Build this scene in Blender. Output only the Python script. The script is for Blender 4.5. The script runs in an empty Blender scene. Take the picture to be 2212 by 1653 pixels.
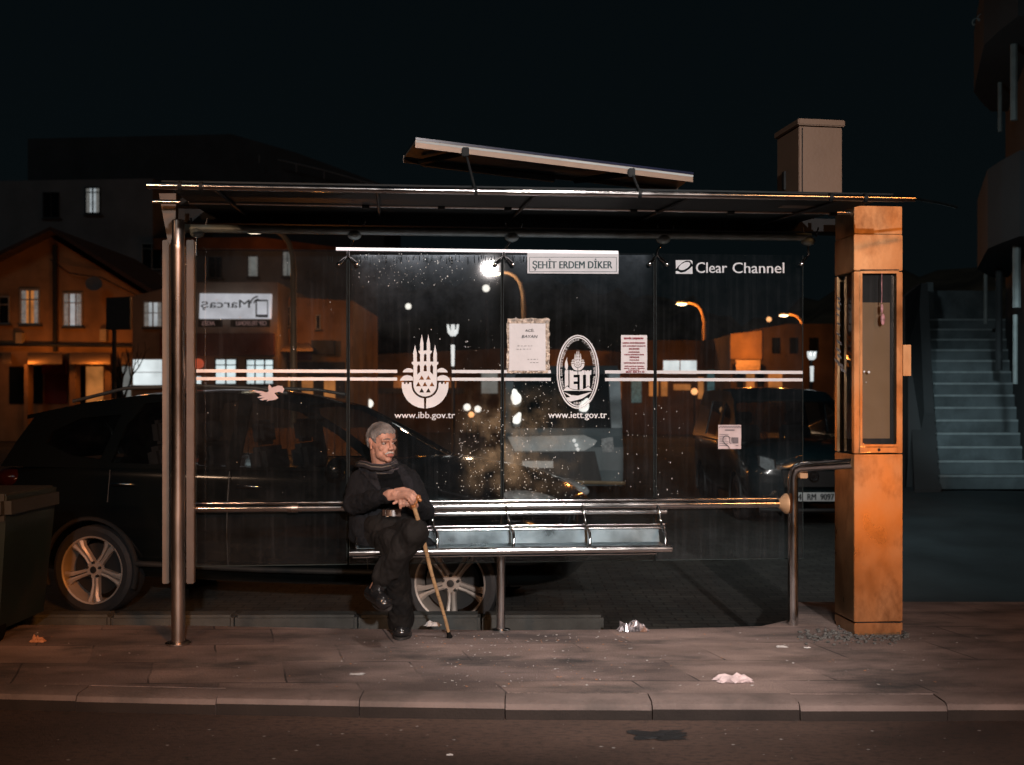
import bpy, bmesh, math, random
from mathutils import Vector, Matrix, noise
from mathutils.geometry import tessellate_polygon
from mathutils.bvhtree import BVHTree
random.seed(7)
SC = bpy.context.scene
COL = SC.collection
PI = math.pi
R = math.radians

# ---------------------------------------------------------------- camera, world, lamps
F = 2280.0          # focal length in units of a 2212-wide picture
CX, HY = 1106.0, 870.0
EYE = 1.34
cam = bpy.data.cameras.new('camera')
camo = bpy.data.objects.new('camera', cam)
COL.objects.link(camo)
camo.location = (0, 0, EYE)
camo.rotation_euler = (R(90), 0, 0)
cam.sensor_width = 36
cam.lens = 36 * F / 2212
cam.shift_y = (HY - 826.5) / 2212
cam.clip_end = 2000
cam.clip_start = 0.05
cam.dof.use_dof = True
cam.dof.focus_distance = 6.0
cam.dof.aperture_fstop = 2.6
SC.camera = camo

world = bpy.data.worlds.new('World')
SC.world = world
world.use_nodes = True
wn = world.node_tree
bg = wn.nodes['Background']
tc = wn.nodes.new('ShaderNodeTexCoord')
sp_ = wn.nodes.new('ShaderNodeSeparateXYZ')
rmp = wn.nodes.new('ShaderNodeValToRGB')
wn.links.new(tc.outputs['Generated'], sp_.inputs[0])
wn.links.new(sp_.outputs['Z'], rmp.inputs[0])
rmp.color_ramp.elements[0].position = 0.0
rmp.color_ramp.elements[0].color = (0.0024, 0.0040, 0.0046, 1)
rmp.color_ramp.elements[1].position = 0.55
rmp.color_ramp.elements[1].color = (0.0013, 0.0028, 0.0037, 1)
wn.links.new(rmp.outputs[0], bg.inputs['Color'])
bg.inputs['Strength'].default_value = 1.0

SC.view_settings.view_transform = 'Standard'
SC.view_settings.look = 'None'
SC.view_settings.exposure = 0.0
SC.view_settings.gamma = 1.0
SC.render.engine = 'CYCLES'
SC.cycles.use_denoising = True
SC.cycles.max_bounces = 8
SC.cycles.transparent_max_bounces = 24
SC.cycles.sample_clamp_indirect = 3.0
SC.cycles.caustics_reflective = False
SC.cycles.caustics_refractive = False

def lamp(kind, name, loc, energy, color, size=0.3, to=None, spot=None, sizey=None, blend=0.5):
    l = bpy.data.lights.new(name, kind)
    l.energy = energy
    l.color = color
    if kind == 'AREA':
        l.size = size
        if sizey:
            l.shape = 'RECTANGLE'; l.size_y = sizey
    elif kind == 'SUN':
        l.angle = size
    else:
        l.shadow_soft_size = size
    if kind == 'SPOT':
        l.spot_size = R(spot or 100); l.spot_blend = blend
    o = bpy.data.objects.new(name, l)
    COL.objects.link(o)
    o.location = loc
    if to is not None:
        d = Vector(to) - Vector(loc)
        o.rotation_euler = d.to_track_quat('-Z', 'Y').to_euler()
    return o

SODIUM = (1.0, 0.31, 0.055)
WARM = (1.0, 0.62, 0.38)
LOW_FILL = (1.0, 0.52, 0.28)
COOL = (0.80, 0.93, 1.0)
# added dim fill that lifts the far walls; no source stands there
lamp('SUN', 'far_wall_fill', (0, 0, 30), 0.055, (0.80, 0.95, 1.0), R(12), to=(0.35, 1.0, 30 - 0.75))
# street lamps on the camera's side of the road, plus added fills
lamp('SPOT', 'low_totem_fill_light', (7.5, -4.2, 0.45), 360, SODIUM, 0.22, to=(2.15, 6, 0.5), spot=17, blend=1.0)  # added low spot for the totem's lower panel; no street lamp stands here
lamp('SPOT', 'high_sodium_lamp_light', (7.6, -4.0, 5.6), 620, SODIUM, 0.4, to=(2.2, 6, 0.6), spot=24, blend=1.0)
lamp('SPOT', 'left_post_fill_light', (3.4, -3.5, 4.6), 3800, SODIUM, 0.45, to=(-2.1, 5.85, 1.2), spot=17, blend=1.0)  # added narrow spot that puts the orange on the left post
lamp('SPOT', 'pavement_pool_fill_light', (1.0, 2.4, 5.6), 1250, (1.0, 0.88, 0.82), 0.25, to=(0.6, 5.75, 0), spot=32, blend=1.0)  # added overhead spot that makes the bright pool on the pavement
lamp('SPOT', 'opposite_street_lamp_light', (2.15, -8.5, 4.05), 7600, (1.0, 0.90, 0.86), 0.12, to=(0.35, 6, 1.25), spot=27, blend=1.0)
lamp('AREA', 'far_street_lamp_light', (-9.0, 1.0, 6.5), 28, (1.0, 0.60, 0.38), 0.6, to=(-2.0, 6, 1.0), sizey=0.4)
lamp('AREA', 'wide_sodium_fill_light', (6.5, -5.0, 6.0), 110, (1.0, 0.42, 0.14), 0.9, to=(0, 6, 1.5), sizey=0.5)  # added wide lamp for the orange line along the roof tubes
lamp('SPOT', 'wheel_fill_light', (-3.6, -6.5, 3.3), 1500, LOW_FILL, 0.3, to=(-1.3, 7.5, 0.0), spot=24, blend=0.8)  # added spot, low enough to pass under the roof, that brightens the wheels

# ---------------------------------------------------------------- pixel <-> place helpers
def W(px, py, D):
    return Vector(((px - CX) / F * D, D, EYE - (py - HY) / F * D))

YAW = R(5)
U = Vector((math.cos(YAW), math.sin(YAW), 0))
V = Vector((-math.sin(YAW), math.cos(YAW), 0))
Z = Vector((0, 0, 1))

def S(px, py, c):
    """point on the shelter-parallel plane whose depth at x=0 is c"""
    dx = (px - CX) / F
    t = c * V.y / (V.x * dx + V.y)
    return Vector((t * dx, t, EYE + (HY - py) / F * t))

def G(px, py, z=0.0):
    """point on level ground z seen at a picture position"""
    D = (EYE - z) * F / (py - HY)
    return W(px, py, D)

# ---------------------------------------------------------------- materials
MATS = {}
def M(name, col, rough=0.6, metal=0.0, var=0.15, scale=8.0, bump=0.0, bscale=60.0, emit=None, estr=1.0, spec=0.5, trans=0.0, dirt=None, dscale=3.0, damt=0.5, coat=0.0, stretch=None, rvar=0.0):
    if name in MATS:
        return MATS[name]
    m = bpy.data.materials.new(name)
    m.use_nodes = True
    nt = m.node_tree; N = nt.nodes; L = nt.links
    b = N['Principled BSDF']
    b.inputs['Roughness'].default_value = rough
    b.inputs['Metallic'].default_value = metal
    b.inputs['Specular IOR Level'].default_value = spec
    if coat:
        b.inputs['Coat Weight'].default_value = coat
        b.inputs['Coat Roughness'].default_value = 0.05
    t = N.new('ShaderNodeTexCoord')
    src = t.outputs['Object']
    if stretch:
        mp = N.new('ShaderNodeMapping'); mp.inputs['Scale'].default_value = stretch
        L.new(src, mp.inputs[0]); src = mp.outputs[0]
    n = N.new('ShaderNodeTexNoise')
    n.inputs['Scale'].default_value = scale
    n.inputs['Detail'].default_value = 6
    L.new(src, n.inputs['Vector'])
    mr = N.new('ShaderNodeMapRange')
    mr.inputs['From Min'].default_value = 0.3; mr.inputs['From Max'].default_value = 0.7
    mr.inputs['To Min'].default_value = 1 - var; mr.inputs['To Max'].default_value = 1 + var
    L.new(n.outputs['Fac'], mr.inputs['Value'])
    mx = N.new('ShaderNodeMix'); mx.data_type = 'RGBA'; mx.blend_type = 'MULTIPLY'
    mx.inputs['Factor'].default_value = 1
    mx.inputs['A'].default_value = (*col, 1)
    L.new(mr.outputs[0], mx.inputs['B'])
    out = mx.outputs['Result']
    if dirt:
        n2 = N.new('ShaderNodeTexNoise'); n2.inputs['Scale'].default_value = dscale; n2.inputs['Detail'].default_value = 8
        n2.inputs['Roughness'].default_value = 0.65
        L.new(src, n2.inputs['Vector'])
        m2 = N.new('ShaderNodeMapRange'); m2.inputs['From Min'].default_value = 0.48; m2.inputs['From Max'].default_value = 0.68
        m2.inputs['To Max'].default_value = damt
        L.new(n2.outputs['Fac'], m2.inputs['Value'])
        x2 = N.new('ShaderNodeMix'); x2.data_type = 'RGBA'
        L.new(m2.outputs[0], x2.inputs['Factor']); L.new(out, x2.inputs['A']); x2.inputs['B'].default_value = (*dirt, 1)
        out = x2.outputs['Result']
    L.new(out, b.inputs['Base Color'])
    if rvar:
        m3 = N.new('ShaderNodeMapRange'); m3.inputs['From Min'].default_value = 0.3; m3.inputs['From Max'].default_value = 0.7
        m3.inputs['To Min'].default_value = max(0.02, rough - rvar); m3.inputs['To Max'].default_value = rough + rvar
        L.new(n.outputs['Fac'], m3.inputs['Value']); L.new(m3.outputs[0], b.inputs['Roughness'])
    if bump:
        nb = N.new('ShaderNodeTexNoise'); nb.inputs['Scale'].default_value = bscale; nb.inputs['Detail'].default_value = 5
        L.new(src, nb.inputs['Vector'])
        bp = N.new('ShaderNodeBump'); bp.inputs['Strength'].default_value = bump; bp.inputs['Distance'].default_value = 0.01
        L.new(nb.outputs['Fac'], bp.inputs['Height']); L.new(bp.outputs[0], b.inputs['Normal'])
    if emit:
        L.new(mx.outputs['Result'], b.inputs['Emission Color']) if emit is True else None
        if emit is not True:
            xe = N.new('ShaderNodeMix'); xe.data_type = 'RGBA'; xe.blend_type = 'MULTIPLY'
            xe.inputs['Factor'].default_value = 1; xe.inputs['A'].default_value = (*emit, 1)
            L.new(mr.outputs[0], xe.inputs['B']); L.new(xe.outputs['Result'], b.inputs['Emission Color'])
        b.inputs['Emission Strength'].default_value = estr
    if trans:
        b.inputs['Transmission Weight'].default_value = trans
    MATS[name] = m
    return m

def glassmat(name, tint=(0.9, 0.95, 0.95), refl=0.09, rough=0.02, dirt=0.06, dcol=(0.5, 0.55, 0.6), dscale=2.0, streak=True):
    """thin see-through pane: transparent + mirror reflection + a film of grime and rain streaks"""
    if name in MATS:
        return MATS[name]
    m = bpy.data.materials.new(name); m.use_nodes = True
    nt = m.node_tree; N = nt.nodes; L = nt.links
    N.remove(N['Principled BSDF'])
    out = N['Material Output']
    tr = N.new('ShaderNodeBsdfTransparent'); tr.inputs[0].default_value = (*tint, 1)
    gl = N.new('ShaderNodeBsdfGlossy'); gl.inputs['Roughness'].default_value = rough
    gl.inputs['Color'].default_value = (1, 1, 1, 1)
    fr = N.new('ShaderNodeFresnel'); fr.inputs[0].default_value = 1.5
    mu = N.new('ShaderNodeMath'); mu.operation = 'MULTIPLY'; mu.inputs[1].default_value = refl / 0.04
    mu.use_clamp = True
    L.new(fr.outputs[0], mu.inputs[0])
    m1 = N.new('ShaderNodeMixShader'); L.new(mu.outputs[0], m1.inputs[0]); L.new(tr.outputs[0], m1.inputs[1]); L.new(gl.outputs[0], m1.inputs[2])
    df = N.new('ShaderNodeBsdfDiffuse'); df.inputs[0].default_value = (*dcol, 1)
    tc = N.new('ShaderNodeTexCoord')
    n = N.new('ShaderNodeTexNoise'); n.inputs['Scale'].default_value = dscale; n.inputs['Detail'].default_value = 8; n.inputs['Roughness'].default_value = .7
    L.new(tc.outputs['Object'], n.inputs['Vector'])
    mr = N.new('ShaderNodeMapRange'); mr.inputs['From Min'].default_value = 0.35; mr.inputs['From Max'].default_value = 0.8
    mr.inputs['To Min'].default_value = 0.15 * dirt; mr.inputs['To Max'].default_value = 2.2 * dirt
    L.new(n.outputs['Fac'], mr.inputs['Value'])
    fac = mr.outputs[0]
    if streak:
        mp = N.new('ShaderNodeMapping'); mp.inputs['Scale'].default_value = (45, 45, 1.6)
        L.new(tc.outputs['Object'], mp.inputs[0])
        n2 = N.new('ShaderNodeTexNoise'); n2.inputs['Scale'].default_value = 1; n2.inputs['Detail'].default_value = 3
        L.new(mp.outputs[0], n2.inputs['Vector'])
        r2 = N.new('ShaderNodeMapRange'); r2.inputs['From Min'].default_value = 0.5; r2.inputs['From Max'].default_value = 0.75
        r2.inputs['To Max'].default_value = 1.6; r2.inputs['To Min'].default_value = .7
        L.new(n2.outputs['Fac'], r2.inputs['Value'])
        mm = N.new('ShaderNodeMath'); mm.operation = 'MULTIPLY'; L.new(fac, mm.inputs[0]); L.new(r2.outputs[0], mm.inputs[1])
        fac = mm.outputs[0]
    m2 = N.new('ShaderNodeMixShader'); L.new(fac, m2.inputs[0]); L.new(m1.outputs[0], m2.inputs[1]); L.new(df.outputs[0], m2.inputs[2])
    L.new(m2.outputs[0], out.inputs['Surface'])
    MATS[name] = m
    return m

# ---------------------------------------------------------------- mesh building
class MB:
    def __init__(self):
        self.v = []; self.f = []; self.mi = []
    def add(self, vs, fs, mi=0):
        b = len(self.v)
        self.v += [Vector(p) for p in vs]
        self.f += [tuple(i + b for i in f) for f in fs]
        self.mi += [mi] * len(fs)
        return self
    def box(self, c, s, rz=0.0, mi=0, rot=None, bev=0.0):
        c = Vector(c); hx, hy, hz = s[0] / 2, s[1] / 2, s[2] / 2
        q = rot if rot is not None else Matrix.Rotation(rz, 3, 'Z')
        if bev:
            bm = bmesh.new(); bmesh.ops.create_cube(bm, size=1)
            for v in bm.verts: v.co = Vector((v.co.x * s[0], v.co.y * s[1], v.co.z * s[2]))
            bmesh.ops.bevel(bm, geom=bm.edges[:], offset=bev, segments=2, affect='EDGES')
            bm.verts.index_update()
            self.add([q @ v.co + c for v in bm.verts], [[v.index for v in f.verts] for f in bm.faces], mi); bm.free()
            return self
        vs = [q @ Vector((x, y, z)) + c for x in (-hx, hx) for y in (-hy, hy) for z in (-hz, hz)]
        return self.add(vs, [(0, 1, 3, 2), (4, 6, 7, 5), (0, 4, 5, 1), (2, 3, 7, 6), (0, 2, 6, 4), (1, 5, 7, 3)], mi)
    def slab(self, pts, off, mi=0):
        """planar polygon pts extruded by vector off"""
        pts = [Vector(p) for p in pts]; off = Vector(off); n = len(pts)
        vs = pts + [p + off for p in pts]
        self.add(vs, [tuple(reversed(range(n))), tuple(range(n, 2 * n))] + [(i, (i + 1) % n, (i + 1) % n + n, i + n) for i in range(n)], mi)
        return self
    def tube(self, pts, r, seg=12, mi=0, cap=True, r2=None, flat=1.0):
        pts = [Vector(p) for p in pts]; n = len(pts)
        rs = r if isinstance(r, (list, tuple)) else [r + ((r2 if r2 is not None else r) - r) * i / max(1, n - 1) for i in range(n)]
        vs = []; up = None
        for i, p in enumerate(pts):
            d = (pts[min(i + 1, n - 1)] - pts[max(i - 1, 0)]).normalized()
            if up is None:
                up = Vector((0, 0, 1)) if abs(d.z) < 0.9 else Vector((0, 1, 0))
            a = d.cross(up).normalized(); bb = a.cross(d).normalized(); up = bb
            for k in range(seg):
                t = 2 * PI * k / seg
                vs.append(p + a * math.cos(t) * rs[i] + bb * math.sin(t) * rs[i] * flat)
        fs = []
        for i in range(n - 1):
            for k in range(seg):
                fs.append((i * seg + k, i * seg + (k + 1) % seg, (i + 1) * seg + (k + 1) % seg, (i + 1) * seg + k))
        if cap:
            fs.append(tuple(reversed(range(seg)))); fs.append(tuple(range((n - 1) * seg, n * seg)))
        return self.add(vs, fs, mi)
    def ell(self, c, r, rot=None, seg=20, rings=14, mi=0):
        c = Vector(c); q = rot if rot is not None else Matrix.Identity(3)
        vs = [q @ Vector((0, 0, r[2])) + c]
        for i in range(1, rings):
            a = PI * i / rings
            for k in range(seg):
                t = 2 * PI * k / seg
                vs.append(q @ Vector((r[0] * math.sin(a) * math.cos(t), r[1] * math.sin(a) * math.sin(t), r[2] * math.cos(a))) + c)
        vs.append(q @ Vector((0, 0, -r[2])) + c)
        fs = [(0, 1 + k, 1 + (k + 1) % seg) for k in range(seg)]
        for i in range(rings - 2):
            for k in range(seg):
                a = 1 + i * seg
                fs.append((a + k, a + seg + k, a + seg + (k + 1) % seg, a + (k + 1) % seg))
        last = len(vs) - 1; a = 1 + (rings - 2) * seg
        fs += [(last, a + (k + 1) % seg, a + k) for k in range(seg)]
        return self.add(vs, fs, mi)
    def cap(self, p0, p1, r0, r1=None, seg=16, flat=None):
        """tapered capsule"""
        r1 = r0 if r1 is None else r1
        p0 = Vector(p0); p1 = Vector(p1); d = p1 - p0; L = d.length
        if L < 1e-6: d = Vector((0, 0, 1))
        d = d.normalized()
        pts = []; rs = []
        for a in (88, 70, 50, 30, 12):
            pts.append(p0 - d * r0 * math.sin(R(a))); rs.append(r0 * math.cos(R(a)))
        for t in (0, .25, .5, .75, 1):
            pts.append(p0.lerp(p1, t)); rs.append(r0 + (r1 - r0) * t)
        for a in (12, 30, 50, 70, 88):
            pts.append(p1 + d * r1 * math.sin(R(a))); rs.append(r1 * math.cos(R(a)))
        return self.tube(pts, rs, seg)
    def lathe(self, o, axis, prof, seg=32, mi=0, close=False):
        """prof = [(radius, along)...] around axis through o"""
        o = Vector(o); ax = Vector(axis).normalized()
        a = ax.orthogonal().normalized(); b = ax.cross(a)
        vs = []
        for (r, h) in prof:
            for k in range(seg):
                t = 2 * PI * k / seg
                vs.append(o + ax * h + (a * math.cos(t) + b * math.sin(t)) * r)
        n = len(prof)
        fs = [(i * seg + k, i * seg + (k + 1) % seg, (i + 1) * seg + (k + 1) % seg, (i + 1) * seg + k) for i in range(n - 1) for k in range(seg)]
        if close:
            fs += [((n - 1) * seg + k, (n - 1) * seg + (k + 1) % seg, (k + 1) % seg, k) for k in range(seg)]
        return self.add(vs, fs, mi)
    def flat(self, rings, mapf, mi=0, thick=None):
        """filled 2-D shape with holes; rings are lists of (x, y), mapf puts them in space"""
        v3 = [[Vector((x, y, 0)) for x, y in r] for r in rings]
        tris = tessellate_polygon(v3)
        allp = [p for r in v3 for p in r]
        a = [mapf(p.x, p.y) for p in allp]
        self.add(a, [tuple(t) for t in tris], mi)
        if thick is not None:
            b = [p + thick for p in a]
            self.add(b, [tuple(reversed(t)) for t in tris], mi)
            k = 0
            for r in rings:
                n = len(r)
                self.add(a[k:k + n] + b[k:k + n], [(i, (i + 1) % n, (i + 1) % n + n, i + n) for i in range(n)], mi)
                k += n
        return self

ROOTM = {}
LOCAL = [False]
def obj(name, mb, mats, parent=None, smooth=False, fix=True):
    me = bpy.data.meshes.new(name) if isinstance(mb, MB) else mb
    if isinstance(mb, MB):
        me.from_pydata([tuple(v) for v in mb.v], [], mb.f)
        if not isinstance(mats, (list, tuple)): mats = [mats]
        for m in mats: me.materials.append(m)
        for p, i in zip(me.polygons, mb.mi): p.material_index = i
        if fix:
            bm = bmesh.new(); bm.from_mesh(me); bmesh.ops.recalc_face_normals(bm, faces=bm.faces); bm.to_mesh(me); bm.free()
    else:
        me.materials.clear()
        if not isinstance(mats, (list, tuple)): mats = [mats]
        for m in mats: me.materials.append(m)
    me.name = name
    o = bpy.data.objects.new(name, me)
    COL.objects.link(o)
    if parent is not None and LOCAL[0]:
        o.parent = parent
    elif parent is not None:
        root = parent
        while root.parent: root = root.parent
        me.transform(ROOTM[root.name].inverted() if root.name in ROOTM else Matrix.Identity(4))
        o.parent = parent
    if smooth:
        if smooth is True:
            for p in me.polygons: p.use_smooth = True
        else:
            me.set_sharp_from_angle(angle=R(smooth))
            for p in me.polygons: p.use_smooth = True
    return o

def thing(name, label, cat, loc=(0, 0, 0), rz=0.0, group=None):
    o = bpy.data.objects.new(name, None); COL.objects.link(o)
    o.empty_display_size = 0.1
    o.location = loc; o.rotation_euler = (0, 0, rz)
    ROOTM[o.name] = Matrix.Translation(Vector(loc)) @ Matrix.Rotation(rz, 4, 'Z')
    o['label'] = label; o['category'] = cat
    if group: o['group'] = group
    return o

def tag(o, label=None, cat=None, group=None, kind=None):
    if label: o['label'] = label
    if cat: o['category'] = cat
    if group: o['group'] = group
    if kind: o['kind'] = kind
    return o

def copy_tree(o, parent=None):
    c = o.copy(); COL.objects.link(c); c.parent = parent
    for ch in o.children: copy_tree(ch, c)
    return c

def fuse(mb, voxel=0.005, smooth=4, disp=0.0, dscale=0.1, sf=0.5):
    """melt overlapping solids into one continuous skin"""
    me = bpy.data.meshes.new('tmp'); me.from_pydata([tuple(v) for v in mb.v], [], mb.f)
    bm = bmesh.new(); bm.from_mesh(me); bmesh.ops.recalc_face_normals(bm, faces=bm.faces); bm.to_mesh(me); bm.free()
    o = bpy.data.objects.new('tmp', me); COL.objects.link(o)
    r = o.modifiers.new('r', 'REMESH'); r.mode = 'VOXEL'; r.voxel_size = voxel; r.adaptivity = 0
    if smooth:
        s = o.modifiers.new('s', 'SMOOTH'); s.factor = sf; s.iterations = smooth
    dg = bpy.context.evaluated_depsgraph_get(); dg.update()
    res = bpy.data.meshes.new_from_object(o.evaluated_get(dg), depsgraph=dg)
    bpy.data.objects.remove(o); bpy.data.meshes.remove(me)
    if disp:
        nr = [v.normal.copy() for v in res.vertices]
        for v, nn in zip(res.vertices, nr):
            q = v.co / dscale
            k = noise.fractal(Vector((q.x, q.y, q.z * 0.55)), 1.0, 2.0, 3)
            v.co += nn * k * disp
    for p in res.polygons: p.use_smooth = True
    return res

_TX = {}
def textmesh(s, bold=0.0):
    k = (s, bold)
    if k in _TX: return _TX[k]
    c = bpy.data.curves.new('t', 'FONT'); c.body = s; c.offset = bold; c.resolution_u = 3
    o = bpy.data.objects.new('t', c); COL.objects.link(o)
    dg = bpy.context.evaluated_depsgraph_get(); dg.update()
    me = bpy.data.meshes.new_from_object(o.evaluated_get(dg), depsgraph=dg)
    vs = [v.co.copy() for v in me.vertices]; fs = [tuple(p.vertices) for p in me.polygons]
    bpy.data.objects.remove(o); bpy.data.curves.remove(c); bpy.data.meshes.remove(me)
    if vs:
        x0 = min(v.x for v in vs); x1 = max(v.x for v in vs); y0 = min(v.y for v in vs); y1 = max(v.y for v in vs)
    else:
        x0 = x1 = y0 = y1 = 0
    _TX[k] = (vs, fs, x0, x1, y0, y1)
    return _TX[k]

def text_box(mb, s, x0, y0, x1, y1, mapf, bold=0.0, mi=0, mirror=False, slant=0.0):
    if bold:
        k = bold * 1.1 * abs(y1 - y0)
        for i, d in enumerate((-k, 0, k)):
            f2 = lambda a, b, i=i: (lambda p: p - Vector((0, .0002 * i * p.y / 6 * 1.5, 0)))(mapf(a, b))
            text_box(mb, s, x0 + k + d, y0, x1 - k + d, y1, f2, 0.0, mi, mirror, slant)
        return mb
    """fit the words into the box x0..x1, y0 (top)..y1 (bottom) given in picture units"""
    vs, fs, a0, a1, b0, b1 = textmesh(s, bold)
    if not vs: return mb
    out = []
    for v in vs:
        tx = (v.x - a0) / max(1e-6, a1 - a0); ty = (v.y - b0) / max(1e-6, b1 - b0)
        if mirror: tx = 1 - tx
        out.append(mapf(x0 + (x1 - x0) * tx + slant * ty, y1 + (y0 - y1) * ty))
    return mb.add(out, fs, mi)
# ---------------------------------------------------------------- ground
def ground_mats():
    # paving slabs
    m = M('pavement', (0.200, 0.152, 0.136), 0.85, 0, 0.45, 2.6, 0.9, 90, dirt=(0.028, 0.031, 0.033), dscale=1.9, damt=0.9, stretch=(.7, 1.5, 1))
    nt = m.node_tree; N = nt.nodes; L = nt.links; b = N['Principled BSDF']
    src = b.inputs['Base Color'].links[0].from_socket
    t = N.new('ShaderNodeTexCoord'); mp = N.new('ShaderNodeMapping')
    mp.inputs['Rotation'].default_value = (0, 0, -YAW * 0.2); mp.inputs['Location'].default_value = (0.18, 0.115, 0)
    L.new(t.outputs['Object'], mp.inputs[0])
    # wobble so joints are not ruler straight
    nz = N.new('ShaderNodeTexNoise'); nz.inputs['Scale'].default_value = 3.0; L.new(t.outputs['Object'], nz.inputs['Vector'])
    # slabs are laid slightly askew to the kerb
    sx = N.new('ShaderNodeSeparateXYZ'); L.new(mp.outputs[0], sx.inputs[0]); ma_ = N.new('ShaderNodeMath'); ma_.operation = 'MULTIPLY_ADD'; ma_.inputs[1].default_value = .28
    L.new(sx.outputs['Y'], ma_.inputs[0]); L.new(sx.outputs['X'], ma_.inputs[2]); cb = N.new('ShaderNodeCombineXYZ'); L.new(ma_.outputs[0], cb.inputs['X']); L.new(sx.outputs['Y'], cb.inputs['Y']); mp = cb
    sc = N.new('ShaderNodeVectorMath'); sc.operation = 'SCALE'; sc.inputs['Scale'].default_value = 0.03
    L.new(nz.outputs['Color'], sc.inputs[0])
    ad = N.new('ShaderNodeVectorMath'); L.new(mp.outputs[0], ad.inputs[0]); L.new(sc.outputs[0], ad.inputs[1])
    br = N.new('ShaderNodeTexBrick'); br.inputs['Scale'].default_value = 1.0
    br.inputs['Brick Width'].default_value = 0.66; br.inputs['Row Height'].default_value = 0.40
    br.inputs['Mortar Size'].default_value = 0.006; br.inputs['Mortar Smooth'].default_value = 0.3
    br.inputs['Color1'].default_value = (0.80, 0.80, 0.82, 1); br.inputs['Color2'].default_value = (1.28, 1.24, 1.2, 1)
    br.inputs['Mortar'].default_value = (0.25, 0.26, 0.28, 1)
    b2_ = N.new('ShaderNodeTexBrick'); b2_.inputs['Scale'].default_value = 1.0; b2_.inputs['Brick Width'].default_value = 0.66; b2_.inputs['Row Height'].default_value = 0.40; b2_.inputs['Mortar Size'].default_value = 0.0
    b2_.inputs['Color1'].default_value = (0.80, 0.80, 0.82, 1); b2_.inputs['Color2'].default_value = (1.28, 1.24, 1.2, 1)
    L.new(ad.outputs[0], b2_.inputs['Vector'])
    L.new(ad.outputs[0], br.inputs['Vector'])
    x = N.new('ShaderNodeMix'); x.data_type = 'RGBA'; x.blend_type = 'MULTIPLY'; x.inputs['Factor'].default_value = 1
    n3 = N.new('ShaderNodeTexNoise'); n3.inputs['Scale'].default_value = 2.2; n3.inputs['Detail'].default_value = 4; L.new(t.outputs['Object'], n3.inputs['Vector'])
    r3 = N.new('ShaderNodeMapRange'); r3.inputs['From Min'].default_value = .45; r3.inputs['From Max'].default_value = .58; L.new(n3.outputs['Fac'], r3.inputs['Value'])
    jm = N.new('ShaderNodeMix'); jm.data_type = 'RGBA'; L.new(r3.outputs[0], jm.inputs['Factor']); L.new(b2_.outputs['Color'], jm.inputs['A']); L.new(br.outputs['Color'], jm.inputs['B'])
    n4 = N.new('ShaderNodeTexNoise'); n4.inputs['Scale'].default_value = 170; n4.inputs['Detail'].default_value = 2; L.new(t.outputs['Object'], n4.inputs['Vector'])
    r4 = N.new('ShaderNodeMapRange'); r4.inputs['From Min'].default_value = .3; r4.inputs['From Max'].default_value = .7; r4.inputs['To Min'].default_value = .6; r4.inputs['To Max'].default_value = 1.4; L.new(n4.outputs['Fac'], r4.inputs['Value'])
    gm = N.new('ShaderNodeMix'); gm.data_type = 'RGBA'; gm.blend_type = 'MULTIPLY'; gm.inputs['Factor'].default_value = 1; L.new(jm.outputs['Result'], gm.inputs['A']); L.new(r4.outputs[0], gm.inputs['B'])
    L.new(src, x.inputs['A']); L.new(gm.outputs['Result'], x.inputs['B']); L.new(x.outputs['Result'], b.inputs['Base Color'])
    # cobbles
    c = M('cobbles', (0.030, 0.032, 0.030), 0.8, 0, 0.4, 3, 0.6, 60)
    nt = c.node_tree; N = nt.nodes; L = nt.links; b = N['Principled BSDF']
    src = b.inputs['Base Color'].links[0].from_socket
    t = N.new('ShaderNodeTexCoord')
    br = N.new('ShaderNodeTexBrick'); br.inputs['Scale'].default_value = 1.0
    br.inputs['Brick Width'].default_value = 0.2; br.inputs['Row Height'].default_value = 0.1
    br.inputs['Mortar Size'].default_value = 0.008
    br.inputs['Color1'].default_value = (0.8, 0.8, 0.8, 1); br.inputs['Color2'].default_value = (1.3, 1.3, 1.2, 1); br.inputs['Mortar'].default_value = (0.25, 0.25, 0.25, 1)
    L.new(t.outputs['Object'], br.inputs['Vector'])
    x = N.new('ShaderNodeMix'); x.data_type = 'RGBA'; x.blend_type = 'MULTIPLY'; x.inputs['Factor'].default_value = 1
    L.new(src, x.inputs['A']); L.new(br.outputs['Color'], x.inputs['B']); L.new(x.outputs['Result'], b.inputs['Base Color'])
ground_mats()
M('asphalt', (0.11, 0.068, 0.052), 0.85, 0, 0.55, 1.1, 0.9, 150, dirt=(0.018, 0.018, 0.018), dscale=38, damt=0.75, stretch=(0.6, 1.3, 1))
M('kerb_stone', (0.19, 0.145, 0.13), 0.85, 0, 0.25, 4, 0.5, 70, dirt=(0.06, 0.055, 0.05), dscale=2.5, damt=0.6)
M('inner_kerb', (0.045, 0.050, 0.048), 0.85, 0, 0.35, 5, 0.5, 70)
M('earth', (0.03, 0.03, 0.028), 0.95, 0, 0.3, 0.5)

def sheet(name, x0, x1, y0, y1, z, mat):
    return tag(obj(name, MB().add([(x0, y0, z), (x1, y0, z), (x1, y1, z), (x0, y1, z)], [(0, 1, 2, 3)]), MATS[mat]), kind='structure')
sheet('ground', -900, 900, -300, 1600, -0.31, 'earth')
sheet('road', -60, 60, -9.0, 5.0, -0.078, 'asphalt')
sheet('car_park', -40, 40, 6.0, 38, -0.25, 'cobbles')

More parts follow.
